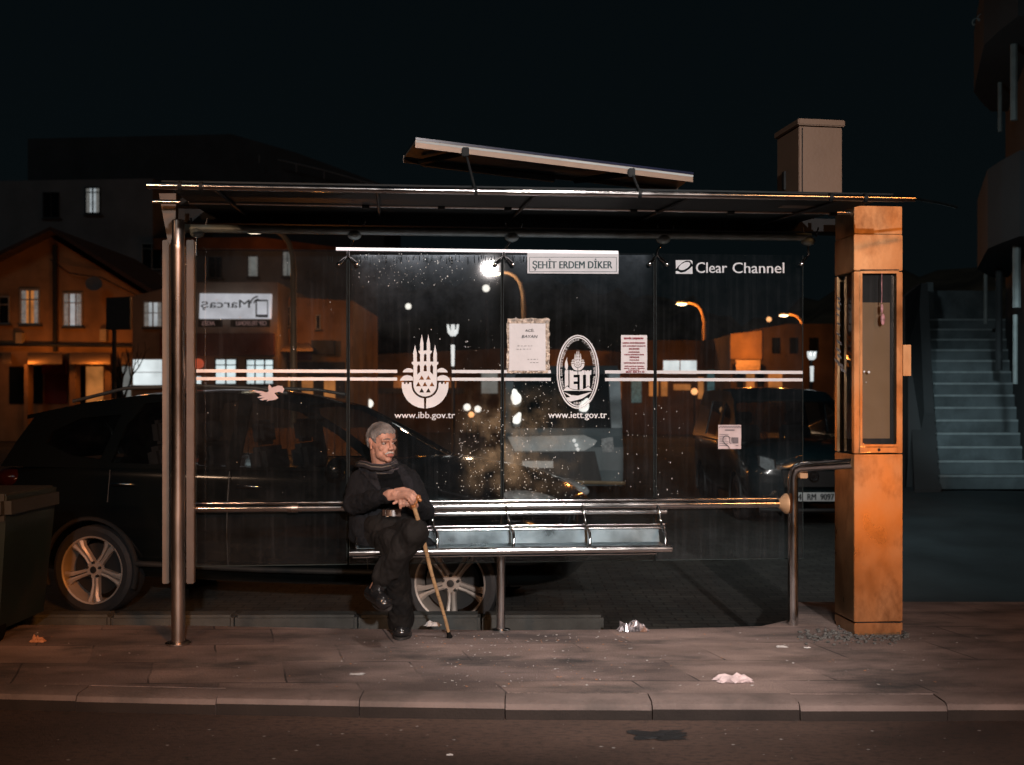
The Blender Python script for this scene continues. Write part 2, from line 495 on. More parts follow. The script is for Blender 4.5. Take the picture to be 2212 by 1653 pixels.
KERB = [(-7.2, 5.32), (-5.0, 5.12), (-3.6, 4.98), (-2.36, 4.87), (-1.0, 4.765), (0, 4.715), (1.2, 4.70), (2.4, 4.70), (5.2, 4.69), (7.6, 4.68)]
def kerb_y(x):
    for (a, b), (c, d) in zip(KERB, KERB[1:]):
        if x <= c: return b + (d - b) * (x - a) / (c - a)
    return KERB[-1][1]
mb = MB()
pts = [(a, b + 0.165) for a, b in KERB] + [(7.6, 7.1), (1.93, 7.1), (1.72, 6.52), (1.5, 6.33), (0.9, 6.25), (0, 6.21), (-1.0, 6.26), (-1.9, 6.34), (-7.2, 6.45)]
mb.slab([(x, y, 0) for x, y in pts], (0, 0, -0.30))
tag(obj('sidewalk', mb, MATS['pavement']), kind='structure')
# kerb stones, each a little out of line with the next
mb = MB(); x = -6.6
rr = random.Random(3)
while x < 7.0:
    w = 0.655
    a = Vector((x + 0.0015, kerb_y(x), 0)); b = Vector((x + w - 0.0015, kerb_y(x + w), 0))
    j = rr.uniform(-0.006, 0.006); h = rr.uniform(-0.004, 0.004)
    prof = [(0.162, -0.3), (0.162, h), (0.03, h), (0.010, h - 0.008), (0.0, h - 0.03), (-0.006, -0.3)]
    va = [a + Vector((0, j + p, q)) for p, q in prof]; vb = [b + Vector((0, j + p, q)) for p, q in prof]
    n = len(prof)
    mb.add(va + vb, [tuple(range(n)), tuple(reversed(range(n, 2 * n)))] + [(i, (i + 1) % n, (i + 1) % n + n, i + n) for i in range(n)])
    mb.mi[-2] = 1  # darker road-side face
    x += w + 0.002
tag(obj('kerb', mb, [MATS['kerb_stone'], M('kerb_dark_face', (.022, .015, .012), .9, 0, .3, 4, .5, 70)], smooth=35), kind='structure')
mb = MB(); x = -3.4
while x < 0.25:
    w = 0.80
    mb.box((x + w / 2, 6.90 + rr.uniform(-.01, .01), -0.17), (w - 0.012, 0.16, 0.27), R(0.6), bev=0.018)
    x += w
tag(obj('inner_kerb', mb, MATS['inner_kerb'], smooth=35), kind='structure')

# ---------------------------------------------------------------- metals and shelter materials
M('steel', (0.62, 0.62, 0.62), 0.16, 1.0, 0.08, 6, 0.02, 40, rvar=0.06)
M('steel_dull', (0.46, 0.40, 0.36), 0.30, 1.0, 0.2, 5, 0.05, 30, rvar=0.1, stretch=(1, 1, .3))
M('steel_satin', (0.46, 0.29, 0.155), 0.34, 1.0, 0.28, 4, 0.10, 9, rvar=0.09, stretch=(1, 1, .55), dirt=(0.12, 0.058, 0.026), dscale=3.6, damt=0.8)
M('steel_plate', (0.085, 0.115, 0.13), 0.32, 1.0, 0.3, 6, 0.03, 20, rvar=0.12, dirt=(0.16, 0.2, 0.22), dscale=5, damt=0.5)
M('grey_frame', (0.12, 0.10, 0.085), 0.5, 0.3, 0.12, 10, 0.05, 60)
M('dark_frame', (0.010, 0.012, 0.013), 0.6, 0.0, 0.2, 10, spec=.2)
M('teal_tube', (0.42, 0.55, 0.57), 0.5, 0.3, 0.25, 9)
M('black_rubber', (0.006, 0.006, 0.006), 0.8, 0, 0.2, 10, spec=.08)
M('white_film', (0.70, 0.71, 0.73), 0.6, 0, 0.06, 14)
M('paper', (0.74, 0.73, 0.75), 0.7, 0, 0.05, 8, 0.1, 30)
M('ink_black', (0.015, 0.02, 0.025), 0.6)
M('ink_teal', (0.012, 0.05, 0.06), 0.6)
M('ink_red', (0.26, 0.012, 0.035), 0.6)
M('edge_glow', (0.9, 0.9, 0.9), 0.5, emit=(1.0, 0.88, 0.90), estr=.80, var=0.16)
M('roof_sheet', (0.008, 0.012, 0.014), 0.6, 0.0, 0.2, 3, spec=0.15)
M('orange_cast', (0.50, 0.30, 0.16), 0.5, 0.3, 0.1, 9)
glassmat('pane', (0.86, 0.92, 0.93), 0.055, 0.015, 0.014)
glassmat('pane_clean', (0.75, 0.78, 0.78), 0.06, 0.02, 0.03)

# ---------------------------------------------------------------- shelter
SHL = thing('bus_shelter', 'steel and glass bus shelter with a flat roof, clear back panes and a left pole', 'bus shelter', (0, 6.2, 0), YAW)
CG = 6.30           # depth of the glass
def g_(px, py): return S(px, py, CG - 0.012)
def g2(px, py): return S(px, py, CG - 0.016)

# posts
mb = MB()
base = S(385, 1392, 6.01); bx = Vector((base.x, base.y, 0))
mb.lathe(bx, Z, [(0.0, 0), (0.037, 0), (0.037, 2.185), (0.0385, 2.19), (0.0385, 2.21), (0.034, 2.212), (0.034, 2.345), (0.03, 2.352), (0, 2.352)], 28)
post = obj('post', mb, MATS['steel_dull'], SHL, smooth=35)
tag(post, 'thick left post of the shelter, orange on its right side')
mb = MB().lathe(bx, Z, [(0.0, 0.006), (0.07, 0.006), (0.07, 0.012), (0.037, 0.014)], 24)
obj('base_plate', mb, MATS['steel_dull'], post)
# side frame uprights behind the left post
for (x0, x1) in ((349, 363), (401, 417)):
    mb = MB(); a = S(x0, 518, 6.12); b = S(x1, 518, 6.12); c = S(x0, 1262, 6.12)
    w = (b - a).length
    mb.box(((a.x + b.x) / 2, a.y + 0.03, (a.z + c.z) / 2), (w, 0.05, a.z - c.z), YAW, bev=0.004)
    obj('side_frame', mb, MATS['grey_frame'], SHL)
mb = MB()
tri = [(343, 418), (380, 418), (379, 487), (374, 500), (367, 530), (362, 520)]
mb.slab([S(x, y, 6.10) for x, y in tri], V * 0.012)
obj('roof_bracket', mb, MATS['grey_frame'], SHL)
# handrail post on the right
pb = S(1713, 1350, 6.22); pb.z = 0
top = S(1713, 1010, 6.22).z
arm_end = W(1842, 1001, 6.12)
pts = [pb + Z * h for h in (0, .3, .6, top - 0.07)]
c0 = pb + Z * top
dirv = (arm_end - c0)
pts += [pb + Z * (top - 0.035) + dirv * 0.02, c0 + dirv * 0.07 + Z * -0.006, c0 + dirv * 0.16, c0 + dirv * 0.45, arm_end]
mb = MB().tube(pts, 0.031, 20)
rp = obj('handrail_post', mb, MATS['steel'], SHL, smooth=50)
p1 = S(1735, 1027, 6.22)
mb = MB().box(p1, (0.05, 0.03, 0.035), YAW, bev=0.004)
obj('bracket', mb, MATS['orange_cast'], rp)
# long rail
a = S(417, 1097, 6.20); b = S(1694, 1090, 6.20); a.z = b.z = (a.z + b.z) / 2
mb = MB().tube([a, a.lerp(b, .5), b], 0.0235, 20)
rail = obj('rail', mb, MATS['steel'], SHL, smooth=50)
mb = MB().lathe(b - U * 0.035, U, [(0.0, 0), (0.026, 0.0), (0.034, 0.012), (0.06, 0.04), (0.062, 0.05), (0, 0.05)], 24)
obj('end_bracket', mb, MATS['orange_cast'], rail, smooth=40)
mb = MB().lathe(a.lerp(b, .162), U, [(0.0245, -0.03), (0.0285, -0.03), (0.0285, 0.03), (0.0245, 0.03)], 20)
obj('sleeve', mb, MATS['steel_dull'], rail, smooth=40)
a = S(417, 1083, 6.27); b = S(1690, 1082, 6.27); a.z = b.z = (a.z + b.z) / 2
obj('glass_clamp_rail', MB().tube([a, b], 0.010, 12), MATS['steel'], SHL, smooth=50)

# roof tubes
def tub(x0, y0, x1, y1, c, r, mat, name, seg=18):
    a = S(x0, y0, c); b = S(x1, y1, c); a.z = b.z = (a.z + b.z) / 2
    return obj(name, MB().tube([a, a.lerp(b, .5), b], r, seg), MATS[mat], SHL, smooth=50), a, b
front, fa, fb = tub(318, 402, 1975, 429, 5.3, 0.0175, 'steel', 'front_tube')
for px in (385, 1002, 1357, 1783, 1862, 428):
    p = fa.lerp(fb, (px - 318) / (1975 - 318))
    obj('clamp', MB().tube([p - U * .008, p + U * .008], 0.024, 14), MATS['dark_frame'], front, smooth=50)
mid, ma, mb_ = tub(330, 440, 1945, 458, 5.98, 0.0125, 'steel', 'middle_tube', 12)
for px in (395, 770, 930, 1072, 1345, 1400, 1560, 1790):
    p = ma.lerp(mb_, (px - 330) / (1945 - 330))
    obj('clamp', MB().tube([p - U * .02, p + U * .02], 0.022, 12).box(p + Z * .03, (0.02, 0.03, 0.06), YAW), MATS['dark_frame'], mid)
teal, ta, tb_ = tub(398, 496, 1752, 510, CG, 0.024, 'teal_tube', 'hanger_tube')
# end rod curving off the roof corner
q = fb
obj('end_rod', MB().tube([q, W(2000, 434, 5.55), W(2035, 440, 5.65), W(2066, 448, 5.75)], 0.008, 10), MATS['steel'], SHL, smooth=50)
# roof sheet and beams
mb = MB()
z1 = fa.z + 0.015; z2 = 2.475
p = [fa + U * .1, fb - U * .05]
c1 = S(CX, 400, 5.33); L0 = fa + U * 0.06 + V * 0.03; R0 = fb - U * 0.10 + V * 0.03
L1 = L0 + V * 1.30; R1 = R0 + V * 1.30 - U * 0.12
for q, zz in ((L0, z1), (R0, z1), (R1, z2), (L1, z2)): q.z = zz
mb.slab([L0, R0, R1, L1], (0, 0, 0.018))
obj('roof_panel', mb, MATS['roof_sheet'], SHL)
for k in range(5):
    t = (k + 0.3) / 4.6
    a = L0.lerp(R0, t) - Z * 0.012; b = L1.lerp(R1, t) - Z * 0.012
    obj('roof_rib', MB().tube([a, b], 0.009, 8), MATS['dark_frame'], SHL)
mb = MB()
a = S(385, 462, 6.42); b = S(1885, 472, 6.42); bl = S(385, 487, 6.42); br_ = S(1912, 497, 6.42)
zt = (a.z + b.z) / 2 + 0.012; zb = (bl.z + br_.z) / 2
poly = [Vector((a.x, a.y, zt)), Vector((b.x, b.y, zt)), Vector((br_.x, br_.y, zb + 0.02)), Vector((br_.x - .01, br_.y, zb)), Vector((bl.x, bl.y, zb))]
mb.slab(poly, V * 0.14)
obj('roof_beam', mb, MATS['dark_frame'], SHL)
# hangers holding the glass
def hanger(px, full=True):
    o = S(px, 505, CG)
    top = ta.lerp(tb_, (px - 398) / (1752 - 398.0))
    mb = MB().ell(top - Z * 0.025, (0.042, 0.035, 0.030))
    h = obj('glass_hanger', mb, MATS['teal_tube'], SHL, smooth=True)
    n = S(px, 552, CG - 0.02)
    obj('stem', MB().tube([top - Z * 0.04, n + Z * .03, n], [0.007, 0.006, 0.011], 10), MATS['steel'], h, smooth=50)
    for s in ((-1, 1) if full else (-1,)):
        e = n + U * s * 0.052 - Z * 0.055 - V * 0.03
        obj('arm', MB().tube([n, n.lerp(e, .3), n.lerp(e, .35), e], [0.006, 0.006, 0.0105, 0.0105], 10).ell(e, (.014, .008, .014)), MATS['steel'], h, smooth=50)
    for s in (-0.5, 0.9):
        obj('bolt', MB().tube([top + U * s * .05 + Z * .0, top + U * s * .07 + Z * .06], 0.005, 8), MATS['steel'], h)
for px in (752, 1088, 1420): hanger(px)
hanger(1746, False)
hanger(424, False)

# panes
seams = [421, 752, 1085, 1415, 1737]
panes = []
for i in range(4):
    x0, x1 = seams[i] + 2.5, seams[i + 1] - 2.5
    a = S(x0, 542, CG); b = S(x1, 542, CG); c = S(x1, 1216, CG); d = S(x0, 1216, CG)
    ztop = EYE + (HY - 543) / F * 6.28; zbot = EYE + (HY - 1215) / F * 6.28
    mb = MB()
    vs = [Vector((a.x, a.y, ztop)), Vector((b.x, b.y, ztop)), Vector((b.x, b.y, zbot)), Vector((a.x, a.y, zbot))]
    mb.add(vs, [(0, 1, 2, 3)])
    pn = obj('glass_pane', mb, MATS['pane'], SHL)
    panes.append(pn)
    # polished edges
    e = MB()
    for q in (vs[0], vs[1]):
        s = U * 0.0015
        e.slab([q - s, q + s, Vector((q.x, q.y, zbot)) + s, Vector((q.x, q.y, zbot)) - s], V * 0.008)
    e.slab([vs[3], vs[2], vs[2] - Z * .004, vs[3] - Z * .004], V * 0.008)
    obj('edge', e, M('glass_edge', (0.02, 0.03, 0.03), 0.5, 0, .2, 20, spec=.12), pn)
for px in seams[1:4]:
    t = S(px, 560, CG + .004); t.z = ztop - 0.03; bt = t.copy(); bt.z = zbot + 0.28
    w = 0.011
    obj('seal_strip', MB().slab([t - U * w, t + U * w, bt + U * w, bt - U * w], V * 0.006), MATS['black_rubber'], SHL)
tag(panes[3], 'right-hand glass pane carrying the advertiser lettering')
tag(panes[1], 'glass pane with the tower-and-bowl emblem')
tag(panes[2], 'glass pane with the oval transport emblem')

# bright reflection along the top of two panes, built as a glowing strip
a = S(726, 545, CG - .02); b = S(1335, 549, CG - .02)
mb = MB(); zz = ztop + 0.001
mb.box((a + b) / 2 + Z * (zz - (a.z + b.z) / 2), ((b - a).length, 0.014, 0.016), YAW)
obj('edge_glow_strip', mb, MATS['edge_glow'], SHL)

# haze of the lit edge on wet glass, painted as a pale fading film
def haze_film(nm, colr, sc):
    m = bpy.data.materials.new(nm); m.use_nodes = True; nt = m.node_tree; N = nt.nodes; L = nt.links
    N.remove(N['Principled BSDF']); out = N['Material Output']
    tr = N.new('ShaderNodeBsdfTransparent'); df = N.new('ShaderNodeBsdfDiffuse'); df.inputs[0].default_value = (*colr, 1)
    mx = N.new('ShaderNodeMixShader'); at = N.new('ShaderNodeAttribute'); at.attribute_name = 'film_fade'
    tc = N.new('ShaderNodeTexCoord'); nz = N.new('ShaderNodeTexNoise'); nz.inputs['Scale'].default_value = sc; nz.inputs['Detail'].default_value = 8; nz.inputs['Roughness'].default_value = .7
    L.new(tc.outputs['Object'], nz.inputs['Vector'])
    mr = N.new('ShaderNodeMapRange'); mr.inputs['From Min'].default_value = .35; mr.inputs['From Max'].default_value = .7; mr.inputs['To Min'].default_value = .25
    L.new(nz.outputs['Fac'], mr.inputs['Value'])
    mu = N.new('ShaderNodeMath'); mu.operation = 'MULTIPLY'; L.new(at.outputs['Fac'], mu.inputs[0]); L.new(mr.outputs[0], mu.inputs[1])
    L.new(mu.outputs[0], mx.inputs[0]); L.new(tr.outputs[0], mx.inputs[1]); L.new(df.outputs[0], mx.inputs[2]); L.new(mx.outputs[0], out.inputs['Surface'])
    MATS[nm] = m
haze_film('haze_film', (.46, .56, .66), 7)
haze_film('reflection_film', (.62, .46, .28), 16)
def film(name, x0, y0, x1, y1, fn, par, mat='haze_film'):
    nx, ny = 40, 30; vs = []; w = []
    for j in range(ny + 1):
        for i in range(nx + 1):
            u, v = i / nx, j / ny; vs.append(S(x0 + (x1 - x0) * u, y0 + (y1 - y0) * v, CG - .006)); w.append(max(0, fn(u, v)))
    fs = [(j * (nx + 1) + i, j * (nx + 1) + i + 1, (j + 1) * (nx + 1) + i + 1, (j + 1) * (nx + 1) + i) for j in range(ny) for i in range(nx)]
    o = obj(name, MB().add(vs, fs), MATS[mat], par)
    at = o.data.attributes.new('film_fade', 'FLOAT', 'POINT')
    for i, v in enumerate(w): at.data[i].value = v
    return o
edge = lambda u, v: min(1, u / .08, (1 - u) / .08)
film('glow_haze', 756, 551, 1081, 720, lambda u, v: edge(u, v) * (.75 * math.exp(-v * 11) + .10 * max(0, 1 - v)), panes[1])
film('glow_haze', 1089, 551, 1411, 700, lambda u, v: edge(u, v) * (.6 * math.exp(-v * 11) * (1 if u < .35 else .35) + .06 * max(0, 1 - v)), panes[2])
film('warm_reflection', 960, 830, 1081, 1080, lambda u, v: .55 * max(0, u - .15) * math.sin(PI * v) * max(0, .5 + 1.3 * noise.fractal(Vector((u * 3, v * 5, 1)), 1, 2, 4)), panes[1], 'reflection_film')  # warm reflections in the glass, painted as a tan film
film('warm_reflection', 1089, 830, 1300, 1080, lambda u, v: .5 * max(0, .85 - u) * math.sin(PI * v) * max(0, .5 + 1.3 * noise.fractal(Vector((u * 5, v * 6, 4)), 1, 2, 4)), panes[2], 'reflection_film')

# twin white stripes and the gaps for the emblems
def pane_idx(px):
    for i in range(4):
        if px < seams[i + 1]: return i
    return 3
for (x0, x1) in ((424, 749), (756, 858), (976, 1082), (1089, 1190), (1307, 1412), (1419, 1734)):
    mb = MB()
    for y in (803, 819.5):
        yy = y + 0.5 * (x0 - 1106) / 1106.0
        a = g_(x0, y); b = g_(x1, y); zc = EYE + (HY - y) / F * 6.28 + 0.0
        h = 0.0095
        a.z = b.z = zc
        mb.add([a - Z * h, b - Z * h, b + Z * h, a + Z * h], [(0, 1, 2, 3)])
    obj('stripe', mb, MATS['white_film'], panes[pane_idx((x0 + x1) / 2)])

# ---------------------------------------------------------------- emblem with towers
def arc(cx, cy, rx, ry, a0, a1, n=18):
    return [(cx + rx * math.cos(R(a0 + (a1 - a0) * i / n)), cy + ry * math.sin(R(a0 + (a1 - a0) * i / n))) for i in range(n + 1)]
def emblem(mb, mapf):
    body = [(611, 900), (627, 975), (627, 1048), (655, 1048), (655, 985), (641, 965), (641, 953), (655, 953), (655, 890), (669, 812), (684, 890), (684, 952),
            (712, 952), (712, 890), (726, 812), (741, 890), (741, 953), (757, 953), (757, 965), (741, 985), (741, 1048), (769, 1048), (769, 975), (784, 900),
            (799, 975), (799, 1048), (812, 1050), (812, 1065), (799, 1080)] + arc(698, 1245, 101, 103, 0, 180) + [(597, 1080), (583, 1065), (583, 1050), (597, 1048), (595, 975)]
    holes = [[(688, 990), (699, 976), (710, 990), (710, 1045), (688, 1045)], [(630, 1090), (643, 1070), (655, 1090), (655, 1135), (630, 1160)],
             [(687, 1090), (699, 1070), (712, 1090), (712, 1130), (687, 1130)], [(767, 1090), (754, 1070), (742, 1090), (742, 1135), (767, 1160)]]
    for y, xs in ((1165, (669, 726)), (1222, (640, 697, 757)), (1275, (669, 726))):
        for x in xs: holes.append([(x, y), (x + 21, y + 38), (x - 21, y + 38)])
    mb.flat([body] + holes, mapf)
    for s in (1, -1):
        fx = lambda x: 698 + s * (x - 698)
        mb.flat([[(fx(x), y) for x, y in [(503, 1140), (515, 1120), (535, 1107), (555, 1102), (575, 1106), (594, 1118), (594, 1140)]]], mapf)
        mb.flat([[(fx(x), y) for x, y in [(480, 1212), (492, 1188), (515, 1170), (540, 1163), (570, 1168), (594, 1182), (594, 1212)]]], mapf)
        ring = [(497, 1225), (516, 1225), (516, 1240), (530, 1240), (530, 1226), (545, 1226), (545, 1240), (560, 1240), (560, 1226), (580, 1226)]
        ring += [(x, y) for x, y in arc(698, 1248, 116, 116, 180, 95)] + [(690, 1450)] + [(x, y) for x, y in arc(698, 1250, 201, 200, 93, 178)]
        mb.flat([[(fx(x), y) for x, y in ring]], mapf)
mb = MB()
emblem(mb, lambda x, y: g_(743.1 + x * .25097, 518.5 + y * .25097))
obj('emblem', mb, MATS['white_film'], panes[1])
mb = MB(); text_box(mb, 'www.ibb.gov.tr', 852, 890, 983, 908, g_, 0.012)
obj('lettering', mb, MATS['white_film'], panes[1])

# oval emblem
def oz(x, y): return g_(1192.5 + x * .115, 708.6 + y * .115)
mb = MB()
def ell_ring(r0x, r0y, r1x, r1y):
    mb.flat([arc(485, 825, r0x, r0y, 0, 359, 60), arc(485, 825, r1x, r1y, 0, 359, 60)], oz)
ell_ring(400, 695, 374, 668); ell_ring(358, 654, 338, 632)
emblem(mb, lambda x, y: oz(485 + (x - 698) * .605, 600 + (y - 1170) * .605 + 33))
L_ = [[(240, 1120), (240, 790), (255, 790), (255, 800), (272, 800), (272, 790), (306, 790), (306, 1085), (285, 1080)],
      [(328, 1130), (328, 790), (350, 790), (350, 805), (372, 805), (372, 795), (400, 800), (400, 815), (478, 815), (478, 880), (404, 880), (404, 930), (478, 930), (478, 1005), (404, 1005), (404, 1055), (478, 1055), (478, 1158), (400, 1150)],
      [(520, 1160), (520, 880), (492, 880), (492, 815), (560, 815), (560, 795), (612, 795), (612, 880), (580, 880), (580, 1150)],
      [(640, 1110), (640, 880), (618, 880), (618, 800), (640, 800), (640, 812), (660, 812), (660, 792), (690, 792), (690, 808), (715, 808), (715, 792), (742, 792), (735, 880), (710, 880), (710, 1110), (680, 1080)],
      [(262, 785), (240, 740), (240, 660), (262, 600), (288, 548), (280, 600), (300, 680), (298, 740), (285, 785)],
      [(200, 1180), (285, 1095), (330, 1135), (400, 1160), (485, 1168), (570, 1158), (630, 1135), (680, 1095), (762, 1180)],
      [(215, 1200), (360, 1262), (485, 1272), (745, 1200), (640, 1280), (560, 1330), (345, 1385), (270, 1330), (265, 1308), (345, 1298)]]
for l in L_: mb.flat([l], oz)
txt = 'İSTANBUL BÜYÜK ŞEHİR BELEDİYE BAŞKANLIĞI  İ.E.T.T. İŞLETMELERİ GENEL MÜDÜRLÜĞÜ'
# spread the letters evenly along the oval
path = arc(485, 825, 312, 605, 148, 392, 400)
cum = [0]
for p, q in zip(path, path[1:]): cum.append(cum[-1] + math.dist(p, q))
for i, ch in enumerate(txt):
    if ch == ' ': continue
    s = cum[-1] * (i + .5) / len(txt)
    k = max(j for j in range(len(cum)) if cum[j] <= s); k = min(k, len(path) - 2)
    p = path[k]; d = (path[k + 1][0] - p[0], path[k + 1][1] - p[1]); n = math.hypot(*d); d = (d[0] / n, d[1] / n)
    w, h = (9 if ch in 'İI.' else 22), (8 if ch == '.' else 38)
    up = (d[1], -d[0])
    mp_ = lambda a, b, p=p, d=d, up=up: oz(p[0] + d[0] * a + up[0] * -b, p[1] + d[1] * a + up[1] * -b)
    text_box(mb, ch, -w / 2, -h / 2, w / 2, h / 2, mp_, 0.02)
text_box(mb, '1871', 410, 1392, 560, 1438, oz, 0.02)
obj('oval_emblem', mb, MATS['white_film'], panes[2])
mb = MB(); text_box(mb, 'www.iett.gov.tr', 1184, 890, 1311, 908, g_, 0.012)
obj('lettering', mb, MATS['white_film'], panes[2])

# advertiser mark
mb = MB()
def cz(x, y): return g_(1640 * .8641 + x / 3.0604 * .8641, 580 * .8641 + y / 3.0604 * .8641)
mb.flat([[(150, 216), (270, 216), (280, 226), (278, 250), (262, 222), (235, 219), (205, 232), (172, 260), (152, 285)]], cz)
mb.flat([[(176, 286), (172, 272), (190, 250), (220, 232), (248, 230), (262, 240), (258, 256), (240, 275), (215, 290), (192, 293)]], cz)
mb.flat([[(150, 320), (152, 300), (165, 300), (190, 312), (222, 306), (252, 286), (278, 262), (280, 320), (272, 322)]], cz)
text_box(mb, 'Clear', 305, 232, 545, 314, cz, 0.016); text_box(mb, 'Channel', 585, 234, 982, 316, cz, 0.016)
obj('advertiser_lettering', mb, MATS['white_film'], panes[3])

# stop name sign
def g3(px, py): return S(px, py, CG - 0.026)
NM = obj('stop_name_sign', MB().slab([S(1139, 546, CG - .02), S(1336, 547, CG - .02), S(1336, 592, CG - .02), S(1139, 591, CG - .02)], V * -0.004), MATS['paper'])
tag(NM, 'white stop name sign reading ŞEHİT ERDEM DİKER at the top of the glass', 'sign')
ROOTM[NM.name] = Matrix.Identity(4)
mb = MB(); text_box(mb, 'ŞEHİT ERDEM DİKER', 1150, 559, 1323, 584.5, g3, 0.022)
obj('lettering', mb, MATS['ink_teal'], NM)
mb = MB()
for a, b, c, d in ((1143.5, 558 - 2.5, 1332, 556.3), (1143.5, 586.8, 1332, 587.8), (1143.5, 556, 1144.5, 587), (1331, 556, 1332, 587)):
    mb.add([g3(a, b), g3(c, b), g3(c, d), g3(a, d)], [(0, 1, 2, 3)])
obj('border', mb, MATS['ink_teal'], NM)

# notices taped to the glass
def notice(name, label, x0, y0, x1, y1, mat='paper', c=CG - 0.02, cat='notice'):
    mb = MB(); nx = 6; vs = []
    for i in range(nx + 1):
        for j in range(nx + 1):
            p = S(x0 + (x1 - x0) * i / nx, y0 + (y1 - y0) * j / nx, c)
            vs.append(p - V * (0.002 * math.sin(i * 1.9 + j)))
    fs = [(i * (nx + 1) + j, (i + 1) * (nx + 1) + j, (i + 1) * (nx + 1) + j + 1, i * (nx + 1) + j + 1) for i in range(nx) for j in range(nx)]
    mb.add(vs, fs)
    o = obj(name, mb, MATS[mat]); tag(o, label, cat); ROOTM[o.name] = Matrix.Identity(4)
    return o
def g4(px, py): return S(px, py, CG - 0.027)
n1 = notice('notice', 'white handbill headed ACİL BAYAN taped to the glass in a foil frame', 1100, 699, 1178.5, 801)
mb = MB(); text_box(mb, 'ACİL', 1134, 710, 1154, 716.5, g4, 0.02, slant=1.5); text_box(mb, 'BAYAN', 1127, 724, 1160, 730, g4, 0.02, slant=1.5)
for y, a, b in ((747, 1118, 1150), (754, 1116, 1147), (776, 1140, 1162), (783, 1145, 1163)):
    x = a
    while x < b:
        w = random.uniform(3, 7); mb.add([g4(x, y), g4(min(b, x + w), y), g4(min(b, x + w), y + .7), g4(x, y + .7)], [(0, 1, 2, 3)]); x += w + 3
obj('lettering', mb, MATS['ink_black'], n1)
M('tape', (0.30, 0.24, 0.19), 0.3, 0.2, 0.7, 45, 0.8, 50)
mb = MB(); rr = random.Random(5)
for (a, b, c, d) in ((1096, 688, 1186, 699), (1095, 697, 1102, 806), (1177, 690, 1187, 800), (1098, 800, 1184, 806)):
    n = 14; L = []; Rr = []
    hor = (c - a) > (d - b)
    for i in range(n + 1):
        t = i / n
        if hor:
            x = a + (c - a) * t; L.append((x, b + rr.uniform(-1.2, 1.2))); Rr.append((x, d + rr.uniform(-1.2, 1.2)))
        else:
            y = b + (d - b) * t; L.append((a + rr.uniform(-1.2, 1.2), y)); Rr.append((c + rr.uniform(-1.2, 1.2), y))
    for i in range(n):
        mb.add([S(*L[i], CG - .0145), S(*L[i + 1], CG - .0145), S(*Rr[i + 1], CG - .0145 - rr.uniform(0, .004)), S(*Rr[i], CG - .0145)], [(0, 1, 2, 3)])
obj('tape', mb, MATS['tape'], n1)
n2 = notice('notice', 'white flyer with lines of red print and a phone number on the glass', 1341.5, 724, 1398, 806.5)
mb = MB()
for s, y, h, a, b in (('DEMİR TAŞERON', 728, 6, 1348, 1390), ('KURUMSAL TEKSTİL FİRMALARIMIZDA', 738.5, 4, 1345, 1394), ('ACİL GÜNLÜKÇÜ ÇALIŞACAK', 745.5, 4, 1345, 1395),
                      ('BAY-BAYAN', 752, 3.5, 1359, 1381), ('MAKİNECİLER', 758.5, 3.5, 1358, 1382), ('KALİTE KONTROLCÜLER', 764, 3.5, 1349, 1391), ('ORTACILAR', 770, 3.5, 1360, 1381),
                      ('PAKETÇİLER', 776, 3.5, 1360, 1381), ('TEMİZLİKÇİLER ARANIYOR', 782, 4, 1347, 1393), ('SERVİS MEVCUTTUR  CUMADAN', 789.5, 3, 1349, 1391), ('SERVİS + YEMEK + SİGORTA', 794, 3, 1348, 1393),
                      ('İRTİBAT NUMARASI', 798, 2.6, 1357, 1381), ('0541 430 34 13', 801.5, 4, 1352, 1392)):
    text_box(mb, s, a, y, b, y + h, g4, 0.09)
obj('lettering', mb, MATS['ink_red'], n2)
M('taxi_paper', (0.52, 0.42, 0.42), 0.6, 0, .08, 9)
n3 = notice('sticker', 'square taxi sticker with a chequered top and a hand-drawn heart on the glass', 1551.5, 918, 1601, 970, 'taxi_paper', cat='sticker')
mb = MB()
def g5(x, y): return S(x, y, CG - .0275)
for i in range(17):
    x = 1553 + i * 2.8
    for j in range(2):
        if (i + j) % 2: mb.add([g4(x, 920 + j * 2.2), g4(x + 2.8, 920 + j * 2.2), g4(x + 2.8, 922.2 + j * 2.2), g4(x, 922.2 + j * 2.2)], [(0, 1, 2, 3)])
rr = random.Random(2)
for y in (938, 942, 946, 950, 954, 958, 962):
    mb.add([g4(1554, y), g4(1554 + rr.uniform(12, 22), y), g4(1554 + 18, y + 1.2), g4(1554, y + 1.2)], [(0, 1, 2, 3)])
mb.add([g4(1566, 928), g4(1587, 928), g4(1587, 930.5), g4(1566, 930.5)], [(0, 1, 2, 3)])
mb.add([g4(1582, 945), g4(1595, 945), g4(1595, 958), g4(1582, 958)], [(0, 1, 2, 3)])
mb.add([g4(1589, 962), g4(1595, 962), g4(1595, 963.5), g4(1589, 963.5)], [(0, 1, 2, 3)])
obj('print', mb, M('print_grey', (0.12, 0.10, 0.11), 0.6), n3)
def zt5(x, y): return (1512.2 + x * .15683, 881.4 + y * .15683)
heart = [(410, 560), (385, 525), (340, 490), (315, 455), (318, 410), (345, 385), (380, 385), (400, 400), (408, 430), (400, 400), (412, 365), (440, 343), (475, 350), (498, 385), (498, 430), (475, 480), (440, 520), (405, 560)]
hp = [zt5(*p) for p in heart]
mb = MB().tube([g5(*p) for p in hp], 0.0022, 6)
mb.tube([g5(*zt5(*p)) for p in ((415, 400), (405, 480), (430, 490))], 0.0014, 5).tube([g5(*zt5(*p)) for p in ((440, 400), (425, 490))], 0.0014, 5)
obj('heart_drawing', mb, MATS['ink_black'], n3)

